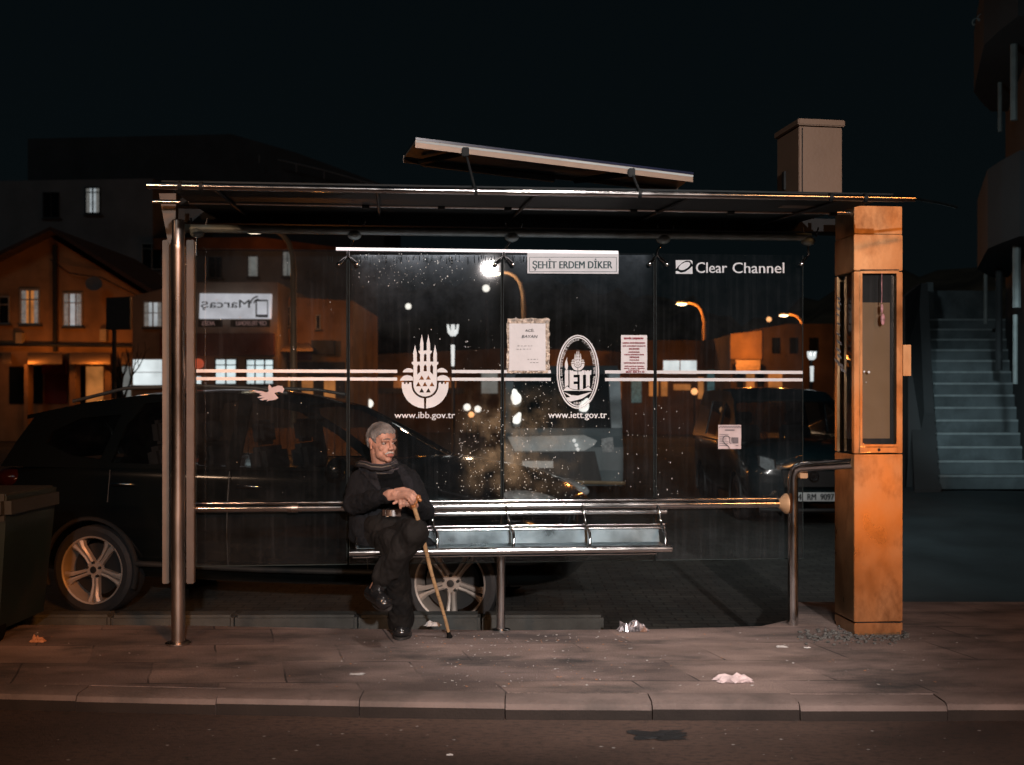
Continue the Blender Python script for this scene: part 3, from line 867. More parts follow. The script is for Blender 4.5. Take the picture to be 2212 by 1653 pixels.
# torn pale decal on the left pane
def zd(x, y): return S((460 + x / 4.0963) * .8641, (950 + y / 4.0963) * .8641, CG - .018)
dec = [(705, 105), (745, 110), (790, 112), (840, 128), (868, 118), (862, 75), (870, 40), (885, 60), (900, 80), (960, 58), (1005, 62), (1028, 95), (1010, 135), (975, 120), (925, 135), (950, 165), (968, 185), (930, 205), (885, 210), (842, 220), (862, 200), (800, 210), (770, 200), (830, 180), (760, 185), (750, 178), (800, 160), (770, 150), (790, 142), (740, 130)]
mb = MB().flat([dec], zd, thick=V * 0.0015)
tag(obj('torn_decal', mb, M('decal', (0.40, 0.36, 0.39), .6)), 'pale torn leaf-shaped decal stuck on the left glass pane', 'decal')

# rain drops stuck on the glass
mb = MB(); rr = random.Random(11)
def drop(px, py, r):
    p = g_(px, py); m_ = Matrix.Rotation(YAW, 3, 'Z')
    mb.ell(p, (r, r * .45, r * rr.uniform(1, 1.8)), rot=m_, seg=6, rings=4)
zones = [((1150, 820, 1330, 1060), 60), ((870, 690, 960, 800), 14), ((1000, 690, 1080, 800), 22), ((1085, 640, 1420, 760), 14), ((1085, 820, 1200, 1080), 190),
         ((990, 880, 1085, 1080), 190), ((940, 900, 1000, 1075), 26), ((1330, 880, 1420, 1060), 34), ((1420, 830, 1480, 1080), 26), ((760, 548, 1080, 620), 200), ((440, 560, 740, 1080), 26), ((1110, 1000, 1260, 1078), 60)]
for (a, b, c, d), n in zones:
    for _ in range(n):
        drop(rr.uniform(a, c), rr.uniform(b, d), rr.choice((.0010, .0013, .0018, .0026)))
tag(obj('raindrops', mb, M('water_drop', (0.85, 0.86, 0.84), .15, 0, .3, 30), smooth=True), kind='stuff', label='raindrops and pale specks scattered over the glass panes')
mb = MB()
for _ in range(120):
    x = rr.uniform(700, 1337); y = rr.uniform(551, 556); h = rr.uniform(3, 16)
    p = g_(x, y); q = g_(x + rr.uniform(-.4, .4), y + h)
    mb.tube([p, p.lerp(q, .6), q], [.0012, .0014, .0022], 5)
tag(obj('rain_streaks', mb, M('wet_streak', (0.02, 0.024, 0.026), .15, 0, .3, 30)), kind='stuff', label='dark rain runs below the lit top edge of the glass')

# ---------------------------------------------------------------- bench
B = thing('bench', 'polished steel bench in the shelter with four rod armrests and a single front leg', 'bench', tuple(Vector((S(1082, 1360, 6.2).x, S(1082, 1360, 6.2).y, 0))), YAW)
def bt(x0, x1, y, c, r, name, mat='steel', seg=18):
    a = S(x0, y, c); b = S(x1, y, c); a.z = b.z = S(CX, y, c).z
    return obj(name, MB().tube([a, b], r, seg), MATS[mat], B, smooth=50)
bt(755, 1451, 1189.5, 5.86, 0.0195, 'front_tube')
bt(762, 1418, 1199.5, 5.93, 0.006, 'lower_rod')
bt(760, 1440, 1108, 6.10, 0.015, 'back_tube')
bt(760, 1436, 1136, 6.12, 0.006, 'middle_rod')
bt(762, 1436, 1143.5, 6.05, 0.009, 'plate_edge')
zs = S(CX, 1180, 5.9).z
mb = MB()
a = S(770, 1180, 5.885); b = S(1436, 1180, 5.885); a.z = b.z = zs
mb.slab([a, b, b + V * .13, a + V * .13], (0, 0, -0.004))
obj('seat', mb, MATS['steel_plate'], B)
mb = MB(); a2 = a + V * .132; b2 = b + V * .132
ztp = S(CX, 1143, 6.05).z
for q in (a2, b2): q.z = zs
mb.add([a2, b2, Vector((b2.x, b2.y, ztp)) + V * .03, Vector((a2.x, a2.y, ztp)) + V * .03,
        a2 + V * .004, b2 + V * .004, Vector((b2.x, b2.y, ztp)) + V * .034, Vector((a2.x, a2.y, ztp)) + V * .034], [(0, 1, 2, 3), (7, 6, 5, 4), (0, 4, 5, 1), (2, 6, 7, 3), (1, 5, 6, 2), (0, 3, 7, 4)])
obj('back_plate', mb, MATS['steel_plate'], B)
for px in (927, 1092, 1257, 1420, 772):
    s = 5.0 * (1 if px > 900 else 0)
    pts = [S(px, 1099, 6.13), S(px + 1, 1094, 6.09), S(px + 4, 1099, 6.06), S(px + 6, 1118, 6.05), S(px + 9, 1136, 6.03), S(px + 13, 1144, 5.98), S(px + 17, 1151, 5.93), S(px + 18, 1166, 5.90), S(px + 17, 1184, 5.88)]
    if px == 772: pts = [S(px - 1, 1140, 6.1), S(px - 1, 1160, 6.0), S(px - 1, 1182, 5.9)]
    ar = obj('armrest', MB().tube(pts, 0.0085, 10), MATS['steel'], B, smooth=60)
for px in (1083, 1247, 1417, 916):
    obj('back_bolt', MB().tube([S(px, 1112, 6.14), S(px, 1134, 6.14)], 0.006, 8), MATS['steel'], B)
lg = Vector(B.location)
mb = MB().lathe(lg, Z, [(0, 0), (0.055, 0), (0.055, .01), (0.026, .014), (0.026, zs - .01), (0, zs - .01)], 24)
obj('leg', mb, MATS['steel'], B, smooth=35)
mb = MB().box(lg + Z * (zs - .022), (0.05, .36, .02), YAW)
obj('bearer', mb, MATS['steel_dull'], B)

# ---------------------------------------------------------------- information totem
CT = 5.908; KT = 2.4937
tl = Vector((1.971, 6.08, 0))
T = thing('information_totem', 'tall stainless steel information totem glowing orange at the right end of the shelter', 'totem', tuple(tl + U * .145 + V * .143), YAW)
TW, TD, TH = 0.29, 0.287, 2.475
def TF(px, py, off=0.0): return S(px, py, CT - off)
def TLf(px, py, off=0.0):
    dx = (px - CX) / F; t = (KT - off) / (dx * U.x + U.y)
    return Vector((t * dx, t, EYE + (HY - py) / F * t))
ctr = tl + U * TW / 2 + V * TD / 2
def zy(py, D=6.08): return EYE + (HY - py) / F * D
mb = MB()
mb.box(ctr + Z * 0.01, (TW - .012, TD - .012, 0.03), YAW)
mb.box(ctr + Z * (0.02 + zy(1346)) / 2, (TW, TD, zy(1346) - .025), YAW, bev=.003)
lo = zy(1344); hi = zy(982)
mb.box(ctr + Z * (lo + hi) / 2, (TW, TD, hi - lo), YAW, bev=.003)
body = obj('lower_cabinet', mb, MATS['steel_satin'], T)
# window bay: four corner posts and a back, so that the poster sits inside
lo = zy(980); hi = zy(586)
for sx in (0, 1):
    for sy in (0, 1):
        c = tl + U * (0.019 + sx * (TW - .038)) + V * (0.019 + sy * (TD - .038))
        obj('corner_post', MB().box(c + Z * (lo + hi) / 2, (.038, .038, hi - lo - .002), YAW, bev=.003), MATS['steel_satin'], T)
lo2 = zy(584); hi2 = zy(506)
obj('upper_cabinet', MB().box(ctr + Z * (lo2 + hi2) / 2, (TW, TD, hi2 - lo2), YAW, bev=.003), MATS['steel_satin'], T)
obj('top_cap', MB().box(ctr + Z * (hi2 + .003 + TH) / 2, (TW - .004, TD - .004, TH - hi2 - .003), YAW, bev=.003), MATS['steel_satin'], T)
# front window
f0 = tl + U * .038 + V * 0.03; f1 = tl + U * (TW - .038) + V * 0.03
M('map_paper', (0.34, 0.20, 0.10), .7, 0, .12, 4)
M('pale_poster', (0.36, 0.37, 0.40), .7, 0, .15, 5)
M('dark_inside', (0.008, 0.007, 0.007), .8)
def zrect(mb, a, b, z0, z1):
    a = a.copy(); b = b.copy()
    mb.add([Vector((a.x, a.y, z0)), Vector((b.x, b.y, z0)), Vector((b.x, b.y, z1)), Vector((a.x, a.y, z1))], [(0, 1, 2, 3)])
obj('inner_back', MB().box(ctr + Z * (lo + hi) / 2, (TW - .08, TD - .08, hi - lo - .004), YAW), MATS['dark_inside'], T)
mb = MB(); zrect(mb, f0 + U * .006 + V * .008, f1 - U * .022 + V * .008, zy(948), zy(652)); po = obj('poster', mb, MATS['map_paper'], T)
mb = MB(); zrect(mb, f0, f1, lo + .002, hi - .002); obj('front_glass', mb, MATS['pane_clean'], T)
mb = MB()
for (x0, x1, y0, y1) in ((1857, 1862, 586, 965), (1936, 1941, 586, 965), (1862, 1936, 586, 591), (1862, 1936, 960, 965)):
    mb.slab([TF(x0, y0), TF(x1, y0), TF(x1, y1), TF(x0, y1)], V * -0.006)
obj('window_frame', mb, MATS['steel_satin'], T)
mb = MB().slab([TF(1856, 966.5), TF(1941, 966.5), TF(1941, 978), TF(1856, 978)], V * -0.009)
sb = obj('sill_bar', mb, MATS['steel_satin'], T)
c = TF(1899, 972, .010)
obj('lock', MB().lathe(c, -V, [(0, .003), (.008, .003), (.009, 0)], 16), MATS['dark_frame'], sb)
# panel joints on the front
mb = MB()
for (x0, x1, y) in ((1849, 1946, 1345), (1858, 1942, 583)):
    mb.slab([TF(x0, y - .8), TF(x1, y - .8), TF(x1, y + .8), TF(x0, y + .8)], V * -0.0015)
obj('panel_joint', mb, MATS['dark_frame'], T)
# left window with paper
l0 = tl + V * .05 + U * 0.03; l1 = tl + V * (TD - .05) + U * 0.03
mb = MB(); zrect(mb, l0 + U * .006 + V * .02, l1 + U * .006 - V * .01, zy(950), zy(652)); obj('side_poster', mb, MATS['pale_poster'], T)
mb = MB(); zrect(mb, l0 + U * .002 + V * .02, l1 + U * .002 - V * .01, zy(772), zy(748)); obj('poster_band', mb, M('maroon', (.10, .02, .03), .6), T)
mb = MB(); zrect(mb, l0 - V * .012, l1 + V * .012, lo + .002, hi - .002); obj('side_glass', mb, MATS['pane_clean'], T)
# torn bits of sticker, ribbon, marks
mb = MB(); rr = random.Random(4)
for i, (x, y) in enumerate(((1812, 645), (1814, 656), (1811, 667), (1810, 680), (1812, 700), (1811, 722), (1813, 740), (1811, 756), (1813, 770), (1808, 780), (1815, 788), (1821, 800))):
    s = rr.uniform(.75, 1.25); dx = 5 * s; dy = 6 * s
    if i > 8: dx *= 1.5; dy *= 1.3
    mb.flat([[(x - dx, y - dy), (x, y - dy * .4), (x + dx * .7, y - dy * .1), (x + dx, y + dy), (x + dx * .1, y + dy * .5), (x - dx * .6, y + dy * .2)]], lambda a, b: TLf(a, b, .004))
obj('torn_sticker', mb, MATS['white_film'], T)
mb = MB().tube([TF(1905, 590, .01), TF(1904.5, 612, .012), TF(1905, 640, .012), TF(1904, 655, .012)], [.002, .003, .002, .004], 6)
mb.ell(TF(1905, 667, .013), (.009, .006, .028), seg=8, rings=6).ell(TF(1907, 690, .013), (.014, .007, .034), seg=8, rings=6)
tag(obj('ribbon', mb, M('pink_ribbon', (.50, .24, .26), .5, 0, .5, 40), smooth=True), 'knotted pink ribbon hanging on the front glass of the totem', 'ribbon')
mb = MB()
for x, y, r in ((1867, 803, .006), (1877, 804, .008), (1871, 826, .003)):
    mb.ell(TF(x, y, .002), (r, .002, r), seg=8, rings=6)
obj('paint_spot', mb, MATS['white_film'], T)
# intercom box on the far right side of the totem
mb = MB().slab([W(1951, 745, 6.35), W(1968, 745, 6.35), W(1968, 812, 6.35), W(1951, 812, 6.35)], V * 0.05)
obj('side_box', mb, MATS['steel_satin'], T)

# ---------------------------------------------------------------- solar panel and cabinet on the roof
SP = thing('solar_panel', 'tilted solar panel with an orange-lit frame propped on the shelter roof', 'solar panel', tuple(W(1000, 405, 5.3)))
FL, FR = W(897, 311, 5.2), W(1497, 386, 5.5)
BL, BR = W(871, 347, 5.85), W(1462, 411, 6.18)
n_ = (FR - FL).cross(BL - FL).normalized()
if n_.z < 0: n_ = -n_
M('panel_under', (0.30, 0.34, 0.34), .5, 0, .3, 3)
M('panel_frame', (0.22, 0.16, 0.12), .5, .3, .08, 20)
M('solar_cell', (0.01, 0.015, 0.04), .2, 0, .2, 20)
obj('cell_sheet', MB().slab([FL + n_ * .02, FR + n_ * .02, BR + n_ * .02, BL + n_ * .02], n_ * .012), MATS['solar_cell'], SP)
obj('underside', MB().slab([FL + n_ * .008, FR + n_ * .008, BR + n_ * .008, BL + n_ * .008], n_ * .010), MATS['panel_under'], SP)
mb = MB(); d = (FR - FL).normalized()
zt = Vector((0, 0, 1))
fr_ = [(FL, FR), (BL, BR)]
mb.slab([FL - zt * .018, FR - zt * .018, FR + zt * .022, FL + zt * .022], (BL - FL).normalized() * .012)
mb.slab([BL - zt * .012, BR - zt * .012, BR + zt * .028, BL + zt * .028], (FL - BL).normalized() * .012)
obj('frame', mb, MATS['panel_frame'], SP)
mb = MB()
obj('stiffener', MB().slab([BL + d * .1 - n_ * .02, BL + d * .86 - n_ * .02, BL + d * .86 + n_ * .01, BL + d * .1 + n_ * .01], (FL - BL).normalized() * .04), M('stiff', (.22, .22, .2), .5), SP)
for px, py in ((1000, 322), (1357, 370)):
    t = (px - 897) / 600.0; a = FL.lerp(FR, t) - (BL - FL).normalized() * .012; b = fa.lerp(fb, (px - 318) / (1975 - 318)) + Z * .015
    obj('prop', MB().tube([a - Z * .01, b], 0.007, 8), MATS['dark_frame'], SP)
    obj('prop_clamp', MB().box(a - Z * .012, (.035, .03, .045), bev=.004), MATS['dark_frame'], SP)
    e = a + (BL - FL) * .75 - d * .17 - Z * .02
    obj('cross_bar', MB().tube([a - Z * .01, e], 0.016, 8), M('bar_dark', (.07, .075, .075), .6), SP)

CB = thing('equipment_cabinet', 'beige metal equipment cabinet standing on the right end of the shelter roof', 'cabinet', (1.66, 5.68, 2.44), 0)
A_ = W(1725, 400, 5.62); A_.z = 0; Bp = W(1822, 400, 5.66); Bp.z = 0; e1 = (Bp - A_).normalized(); e2 = Vector((-e1.y, e1.x, 0)).normalized()
M('beige_paint', (0.14, 0.090, 0.060), .5, 0, .08, 6, .1, 60)
w_, d_ = (Bp - A_).length, .30
cc = A_ + e1 * w_ / 2 + e2 * d_ / 2; ang = math.atan2(e1.y, e1.x)
zt = 2.85; zb = 2.43
obj('body', MB().box(cc + Z * (zb + zt - .035) / 2, (w_ - .01, d_ - .01, zt - .037 - zb), ang, bev=.004), MATS['beige_paint'], CB)
obj('lid', MB().box(cc + Z * (zt - .015), (w_ + .012, d_ + .02, .035), ang, bev=.005), MATS['beige_paint'], CB)
obj('door_seam', MB().box(A_ + e1 * .022 - e2 * -.003 + Z * (zb + zt - .04) / 2, (.004, .008, zt - zb - .05), ang), MATS['dark_frame'], CB)
obj('hinge', MB().box(A_ - e1 * .0 + e2 * .19 + Z * (zb + .13), (.012, .03, .1), ang), MATS['dark_frame'], CB)
# ---------------------------------------------------------------- vehicles (built in their own coordinates, x forward, z up)
def car_mats():
    M('car_black', (0.003, 0.0042, 0.0046), 0.14, 0, 0.15, 2, coat=0.6)
    M('car_teal', (0.005, 0.014, 0.017), 0.2, 0, 0.15, 2, coat=0.5)
    M('trim_black', (0.012, 0.012, 0.012), 0.6)
    M('tyre', (0.016, 0.016, 0.017), 0.75, 0, .2, 20, .3, 60)
    M('rim_metal', (0.38, 0.33, 0.29), 0.42, 0.3, 0.1, 10)
    M('rim_dark', (0.012, 0.012, 0.012), 0.5)
    M('chrome', (0.55, 0.57, 0.58), 0.12, 1.0)
    M('seat_fabric', (0.02, 0.02, 0.022), .8)
    M('lamp_glass', (0.45, 0.5, 0.52), 0.12, 0.5, .4, 25)
    M('tail_glass', (0.02, 0.003, 0.002), 0.15, 0, .2, 20)
    M('plate_white', (0.60, 0.62, 0.62), .5)
    glassmat('car_glass', (0.52, 0.54, 0.54), 0.05, 0.01, 0.004, streak=False)
car_mats()

def interp(tab, x):
    if x <= tab[0][0]: return tab[0][1:]
    for a, b in zip(tab, tab[1:]):
        if x <= b[0]:
            t = (x - a[0]) / (b[0] - a[0]); t = t * t * (3 - 2 * t) if False else t
            return tuple(p + (q - p) * t for p, q in zip(a[1:], b[1:]))
    return tab[-1][1:]

def subdiv(mb, lv=2, bools=()):
    me = bpy.data.meshes.new('t'); me.from_pydata([tuple(v) for v in mb.v], [], mb.f)
    bm = bmesh.new(); bm.from_mesh(me); bmesh.ops.remove_doubles(bm, verts=bm.verts, dist=1e-5); bmesh.ops.recalc_face_normals(bm, faces=bm.faces); bm.to_mesh(me); bm.free()
    o = bpy.data.objects.new('t', me); COL.objects.link(o)
    s = o.modifiers.new('s', 'SUBSURF'); s.levels = lv; s.render_levels = lv
    cut = []
    for b in bools:
        m2 = bpy.data.meshes.new('c'); m2.from_pydata([tuple(v) for v in b.v], [], b.f)
        bm = bmesh.new(); bm.from_mesh(m2); bmesh.ops.recalc_face_normals(bm, faces=bm.faces); bm.to_mesh(m2); bm.free()
        c = bpy.data.objects.new('c', m2); COL.objects.link(c); cut.append(c)
        md = o.modifiers.new('b', 'BOOLEAN'); md.operation = 'DIFFERENCE'; md.object = c; md.solver = 'EXACT'
    dg = bpy.context.evaluated_depsgraph_get(); dg.update()
    res = bpy.data.meshes.new_from_object(o.evaluated_get(dg), depsgraph=dg)
    bpy.data.objects.remove(o)
    for c in cut: bpy.data.objects.remove(c)
    return res

def wheel(par, x, y, r, side, rimmat='rim_metal'):
    """side=-1: outer face towards -y"""
    c = Vector((x, y, r)); ax = Vector((0, side, 0)); k = r / 0.335
    w = obj('wheel', MB().lathe(c - ax * .17, ax, [(0, 0), (.10 * k, 0), (.11 * k, .06), (.19 * k, .07), (.195 * k, .085), (0, .09)], 28), MATS['rim_dark'], par, smooth=35)
    obj('tyre', MB().lathe(c, ax, [(.252 * k, -.215), (.30 * k, -.222), (.328 * k, -.205), (.336 * k, -.17), (.336 * k, -.045), (.328 * k, -.012), (.30 * k, .004), (.256 * k, -.004), (.252 * k, -.02), (.252 * k, -.215)], 56), MATS['tyre'], w, smooth=40)
    mb = MB().lathe(c, ax, [(.240 * k, -.20), (.236 * k, -.045), (.243 * k, -.006), (.254 * k, .001), (.257 * k, -.008), (.250 * k, -.03), (.252 * k, -.20), (.240 * k, -.20)], 56)
    mb.lathe(c, ax, [(0, -.022), (.030 * k, -.022), (.034 * k, -.028), (.062 * k, -.030), (.070 * k, -.06), (0, -.07)], 28)
    up = Vector((0, 0, 1)); rt = ax.cross(up)
    for i in range(5):
        a = R(-90 + 72 * i); d = rt * math.cos(a) + up * math.sin(a); t = d.cross(ax)
        for s in (-1, 1):
            # each spoke is two facets around a shallow groove
            q = [(0.05, .003, .028, -.030), (.12, .004, .027, -.034), (.19, .006, .036, -.020), (.242, .012, .062, -.012)]
            vs = []
            for rr_, i0, i1, h in q:
                vs += [c + d * rr_ * k + t * s * i0 * k + ax * (h - .006), c + d * rr_ * k + t * s * (i0 + i1) / 2 * k + ax * h, c + d * rr_ * k + t * s * i1 * k + ax * (h - .012),
                       c + d * rr_ * k + t * s * i1 * k + ax * (h - .05), c + d * rr_ * k + t * s * i0 * k + ax * (h - .05)]
            fs = []
            for j in range(3):
                for m in range(5):
                    fs.append((j * 5 + m, j * 5 + (m + 1) % 5, (j + 1) * 5 + (m + 1) % 5, (j + 1) * 5 + m))
            mb.add(vs, fs + [(0, 1, 2, 3, 4), (15, 16, 17, 18, 19)])
    obj('rim', mb, MATS[rimmat], w, smooth=30)
    mb = MB()
    for i in range(5):
        a = R(-54 + 72 * i); p = c + (rt * math.cos(a) + up * math.sin(a)) * .055 * k
        mb.lathe(p, ax, [(0, -.012), (.009, -.012), (.011, -.03), (0, -.03)], 10)
    mb.lathe(c, ax, [(0, -.016), (.026 * k, -.018), (.027 * k, -.026)], 20)
    obj('wheel_bolts', mb, MATS['rim_dark'], w, smooth=30)
    return w

def car(root, P, paint):
    LOCAL[0] = True
    ws = P['wheels']; wr = P['wr']; yw = P['yw']
    # lower body: stations (x, half width at sill / waist / shoulder, z sill / waist / shoulder / crown)
    xs = P['xs']; vs = []; n = 0
    for x in xs:
        hs, hm, hb, zs_, zm, zb, zc = interp(P['body'], x)
        ring = [(0, zs_), (hs * .7, zs_), (hs, zs_ + .03), (hm, zm), (hm * .995, (zm + zb) / 2 + .03), (hb, zb - .015), (hb * .93, zb + .01), (hb * .5, zb + (zc - zb) * .8), (0, zc)]
        ring = ring + [(-y, z) for y, z in reversed(ring[1:-1])]
        n = len(ring); vs += [Vector((x, y, z)) for y, z in ring]
    fs = []
    for i in range(len(xs) - 1):
        for k in range(n): fs.append((i * n + k, i * n + (k + 1) % n, (i + 1) * n + (k + 1) % n, (i + 1) * n + k))
    fs.append(tuple(range(n))); fs.append(tuple(range((len(xs) - 1) * n, len(xs) * n)))
    cuts = []
    for wx in ws:
        for s in (-1, 1):
            cuts.append(MB().lathe((wx, s * (yw + .25), wr + .01), (0, -s, 0), [(0, 0), (wr + .055, 0), (wr + .055, .52), (0, .52)], 40))
    me = subdiv(MB().add(vs, fs), 2, cuts)
    body = obj('body', me, MATS[paint], root, smooth=38)
    for wx in ws:
        for s in (-1, 1):
            mb = MB()
            pts = [(wx + (wr + .045) * math.cos(R(a)), s * (yw + .012), wr + .01 + (wr + .045) * math.sin(R(a))) for a in range(-20, 201, 10)]
            mb.tube(pts, .020, 6)
            obj('arch_trim', mb, MATS['trim_black'], body, smooth=60)
    # greenhouse
    gh = P['gh']; zb0, zt0, yb0, yt0 = P['ghy']
    def gy(z): return yb0 + (yt0 - yb0) * (z - zb0) / (zt0 - zb0)
    for s in (-1, 1):
        mp = lambda x, z, s=s: Vector((x, s * gy(z), z))
        o = obj('side_frame', MB().flat([gh] + P['win'], mp, thick=Vector((0, -s * .03, 0))), MATS[paint], root)
        for wpoly in P['win']:
            obj('side_window', MB().flat([wpoly], lambda x, z, s=s: Vector((x, s * (gy(z) - .012), z))), MATS['car_glass'], root)
    # roof
    top = P['roof']; vs = []; m = 7
    for x, z in top:
        for j in range(m):
            t = -1 + 2 * j / (m - 1); vs.append(Vector((x, gy(z) * t * 1.0, z + .035 * (1 - t * t) + .003)))
    k0 = len(vs); vs += [v - Vector((0, 0, .03)) for v in vs]
    fs = []
    for i in range(len(top) - 1):
        for j in range(m - 1):
            a = i * m + j; fs += [(a, a + 1, a + m + 1, a + m), (a + k0, a + m + k0, a + m + 1 + k0, a + 1 + k0)]
        for j in (0, m - 1):
            a = i * m + j; fs.append((a, a + m, a + m + k0, a + k0))
    for i in (0, len(top) - 1):
        for j in range(m - 1): a = i * m + j; fs.append((a, a + k0, a + 1 + k0, a + 1))
    obj('roof', MB().add(vs, fs), MATS[paint], root, smooth=40)
    def screen(name, p, q):
        (x0, z0), (x1, z1) = p, q; vs = []
        for (x, z) in (p, q):
            for j in range(9):
                t = -1 + 2 * j / 8.0; bow = (.10 if x > 0 else -.05) * (1 - t * t)
                vs.append(Vector((x + bow, gy(z) * t * .97, z)))
        obj(name, MB().add(vs, [(j, j + 1, j + 10, j + 9) for j in range(8)]), MATS['car_glass'], root, smooth=True)
    screen('windscreen', *P['ws']); screen('rear_window', *P['rw'])
    # seats, wheel
    for x in P.get('seats', ()):
        for y in (-.38, .38):
            mb = MB().box((x, y, 0.95), (.14, .46, .62), rot=Matrix.Rotation(R(-12), 3, 'Y'), bev=.04).box((x - .09, y, 1.36), (.09, .26, .19), rot=Matrix.Rotation(R(-8), 3, 'Y'), bev=.03)
            obj('seat', mb, MATS['seat_fabric'], root)
    for wx in ws:
        for s in (-1, 1): wheel(root, wx, s * yw, wr, s, P.get('rim', 'rim_metal'))
    LOCAL[0] = False
    return gy

SUVP = dict(
    xs=[-2.32, -2.25, -2.0, -1.6, -1.2, -.8, -.4, 0, .4, .8, 1.1, 1.4, 1.7, 1.95, 2.12, 2.2],
    body=[(-2.32, .70, .78, .74, .42, .66, 1.0, 1.02), (-2.2, .80, .87, .82, .30, .66, 1.10, 1.12), (-1.6, .86, .925, .875, .25, .62, 1.13, 1.13), (0, .86, .92, .87, .24, .60, 1.11, 1.11),
          (.8, .86, .92, .86, .25, .62, 1.11, 1.16), (1.1, .86, .925, .84, .26, .64, 1.10, 1.20), (1.6, .86, .92, .80, .27, .66, 1.03, 1.13), (2.0, .80, .86, .70, .28, .62, .93, 1.02), (2.2, .62, .66, .52, .34, .58, .80, .86)],
    wheels=(-1.385, 1.395), wr=.335, yw=.90,
    gh=[(1.02, 1.10), (.60, 1.36), (.22, 1.56), (-.1, 1.635), (-.5, 1.665), (-1.1, 1.65), (-1.6, 1.59), (-2.02, 1.50), (-2.12, 1.30), (-2.2, 1.10)],
    win=[[(.84, 1.13), (.50, 1.36), (.18, 1.52), (-.22, 1.59), (-.22, 1.12)], [(-.32, 1.12), (-.32, 1.605), (-.75, 1.61), (-1.1, 1.585), (-1.22, 1.40), (-1.26, 1.14)],
         [(-1.36, 1.16), (-1.28, 1.50), (-1.62, 1.47), (-1.84, 1.36), (-1.86, 1.28), (-1.62, 1.19)]],
    ghy=(1.10, 1.66, .86, .60),
    roof=[(.20, 1.55), (0, 1.61), (-.25, 1.65), (-.6, 1.665), (-1.1, 1.65), (-1.6, 1.59), (-2.1, 1.49)],
    ws=((1.02, 1.10), (.22, 1.56)), rw=((-2.2, 1.12), (-2.02, 1.48)), seats=(-.15, -1.0))

wf = W(970, 1260, 7.3); wrr = W(196, 1236, 7.9)
hd = Vector((wf.x - wrr.x, wf.y - wrr.y, 0)).normalized(); ang = math.atan2(hd.y, hd.x)
left = Vector((-hd.y, hd.x, 0))
midp = Vector(((wf.x + wrr.x) / 2, (wf.y + wrr.y) / 2, -.25)) + left * .90
SUV = thing('parked_car', 'black SUV with five-spoke wheels parked just behind the shelter glass', 'car', tuple(midp), ang)
gyf = car(SUV, SUVP, 'car_black')
LOCAL[0] = True
mb = MB(); pts = [(.05, -.585, 1.66), (-.2, -.60, 1.70), (-.7, -.60, 1.72), (-1.3, -.60, 1.70), (-1.75, -.60, 1.60)]
for s in (1, -1):
    obj('roof_rail', MB().tube([(x, y * s, z) for x, y, z in pts], .014, 8), M('rail_grey', (.20, .21, .21), .35, .8), SUV, smooth=60)
for x, z, y in ((-.10, .985, -.925), (-1.12, .985, -.925)):
    obj('door_handle', MB().tube([(x - .09, y + .015, z), (x - .07, y - .02, z + .004), (x + .07, y - .02, z + .002), (x + .09, y + .015, z)], .013, 8), MATS['chrome'], SUV, smooth=60)
    for sx in (0.28,): pass
mb = MB().ell((.62, -1.02, 1.13), (.07, .12, .08))
mi_ = obj('wing_mirror', mb, MATS['car_black'], SUV, smooth=True)
obj('mirror_arm', MB().tube([(.66, -.86, 1.08), (.63, -.95, 1.10)], .02, 8), MATS['trim_black'], mi_)
for x in (-.27, .80, -1.24):
    pts = [(x - .0, -.905, .40), (x, -.925, .62), (x, -.918, .85), (x - .0, -.883, 1.09)]
    if x < -1: pts = pts[2:]
    obj('door_gap', MB().tube(pts, .004, 5), MATS['trim_black'], SUV)
obj('side_moulding', MB().tube([(-1.0, -.915, .40), (0, -.918, .39), (1.0, -.915, .40)], .022, 8), MATS['trim_black'], SUV, smooth=60)
for s in (-1, 1):
    hl = MB().ell((1.93, s * .66, .90), (.24, .13, .07), rot=Matrix.Rotation(s * R(-22), 3, 'Z') @ Matrix.Rotation(R(10), 3, 'Y'))
    obj('headlight', hl, MATS['lamp_glass'], SUV, smooth=True)
    obj('fog_lamp', MB().ell((2.03, s * .62, .50), (.12, .08, .05), rot=Matrix.Rotation(s * R(-30), 3, 'Z')), MATS['lamp_glass'], SUV, smooth=True)
    obj('tail_light', MB().ell((-2.16, s * .74, 1.0), (.16, .12, .09)), MATS['tail_glass'], SUV, smooth=True)
LOCAL[0] = False

# small dark van facing the camera
VP = dict(rim='rim_dark',
    xs=[-2.1, -2.05, -1.5, -1.0, -.4, .2, .7, 1.1, 1.4, 1.7, 1.95, 2.08],
    body=[(-2.1, .78, .82, .80, .30, .6, 1.08, 1.08), (-1.5, .82, .87, .85, .25, .6, 1.10, 1.10), (.5, .82, .87, .85, .24, .6, 1.08, 1.08), (1.1, .82, .87, .82, .25, .6, 1.04, 1.12),
          (1.6, .82, .87, .78, .26, .6, .96, 1.06), (1.95, .78, .82, .70, .27, .58, .86, .98), (2.08, .66, .70, .60, .30, .52, .78, .90)],
    wheels=(-1.3, 1.3), wr=.31, yw=.83,
    gh=[(1.35, 1.05), (.62, 1.62), (.3, 1.74), (-.6, 1.80), (-1.9, 1.78), (-2.08, 1.4), (-2.1, 1.05)],
    win=[[(1.0, 1.10), (.52, 1.5), (.1, 1.6), (.0, 1.10)], [(-.12, 1.10), (-.12, 1.6), (-1.0, 1.62), (-1.0, 1.10)]],
    ghy=(1.05, 1.80, .84, .68), roof=[(.62, 1.60), (.3, 1.73), (-.6, 1.79), (-1.9, 1.77)],
    ws=((1.35, 1.06), (.62, 1.62)), rw=((-2.1, 1.1), (-2.0, 1.7)), seats=(-.2,))
pv = W(1757, 1000, 13.6)
vn = thing('parked_van', 'dark compact van facing the camera with the number plate 34 RM 9097', 'van', (pv.x, 13.6 + 2.08, -.25), R(-90))
car(vn, VP, 'car_teal')
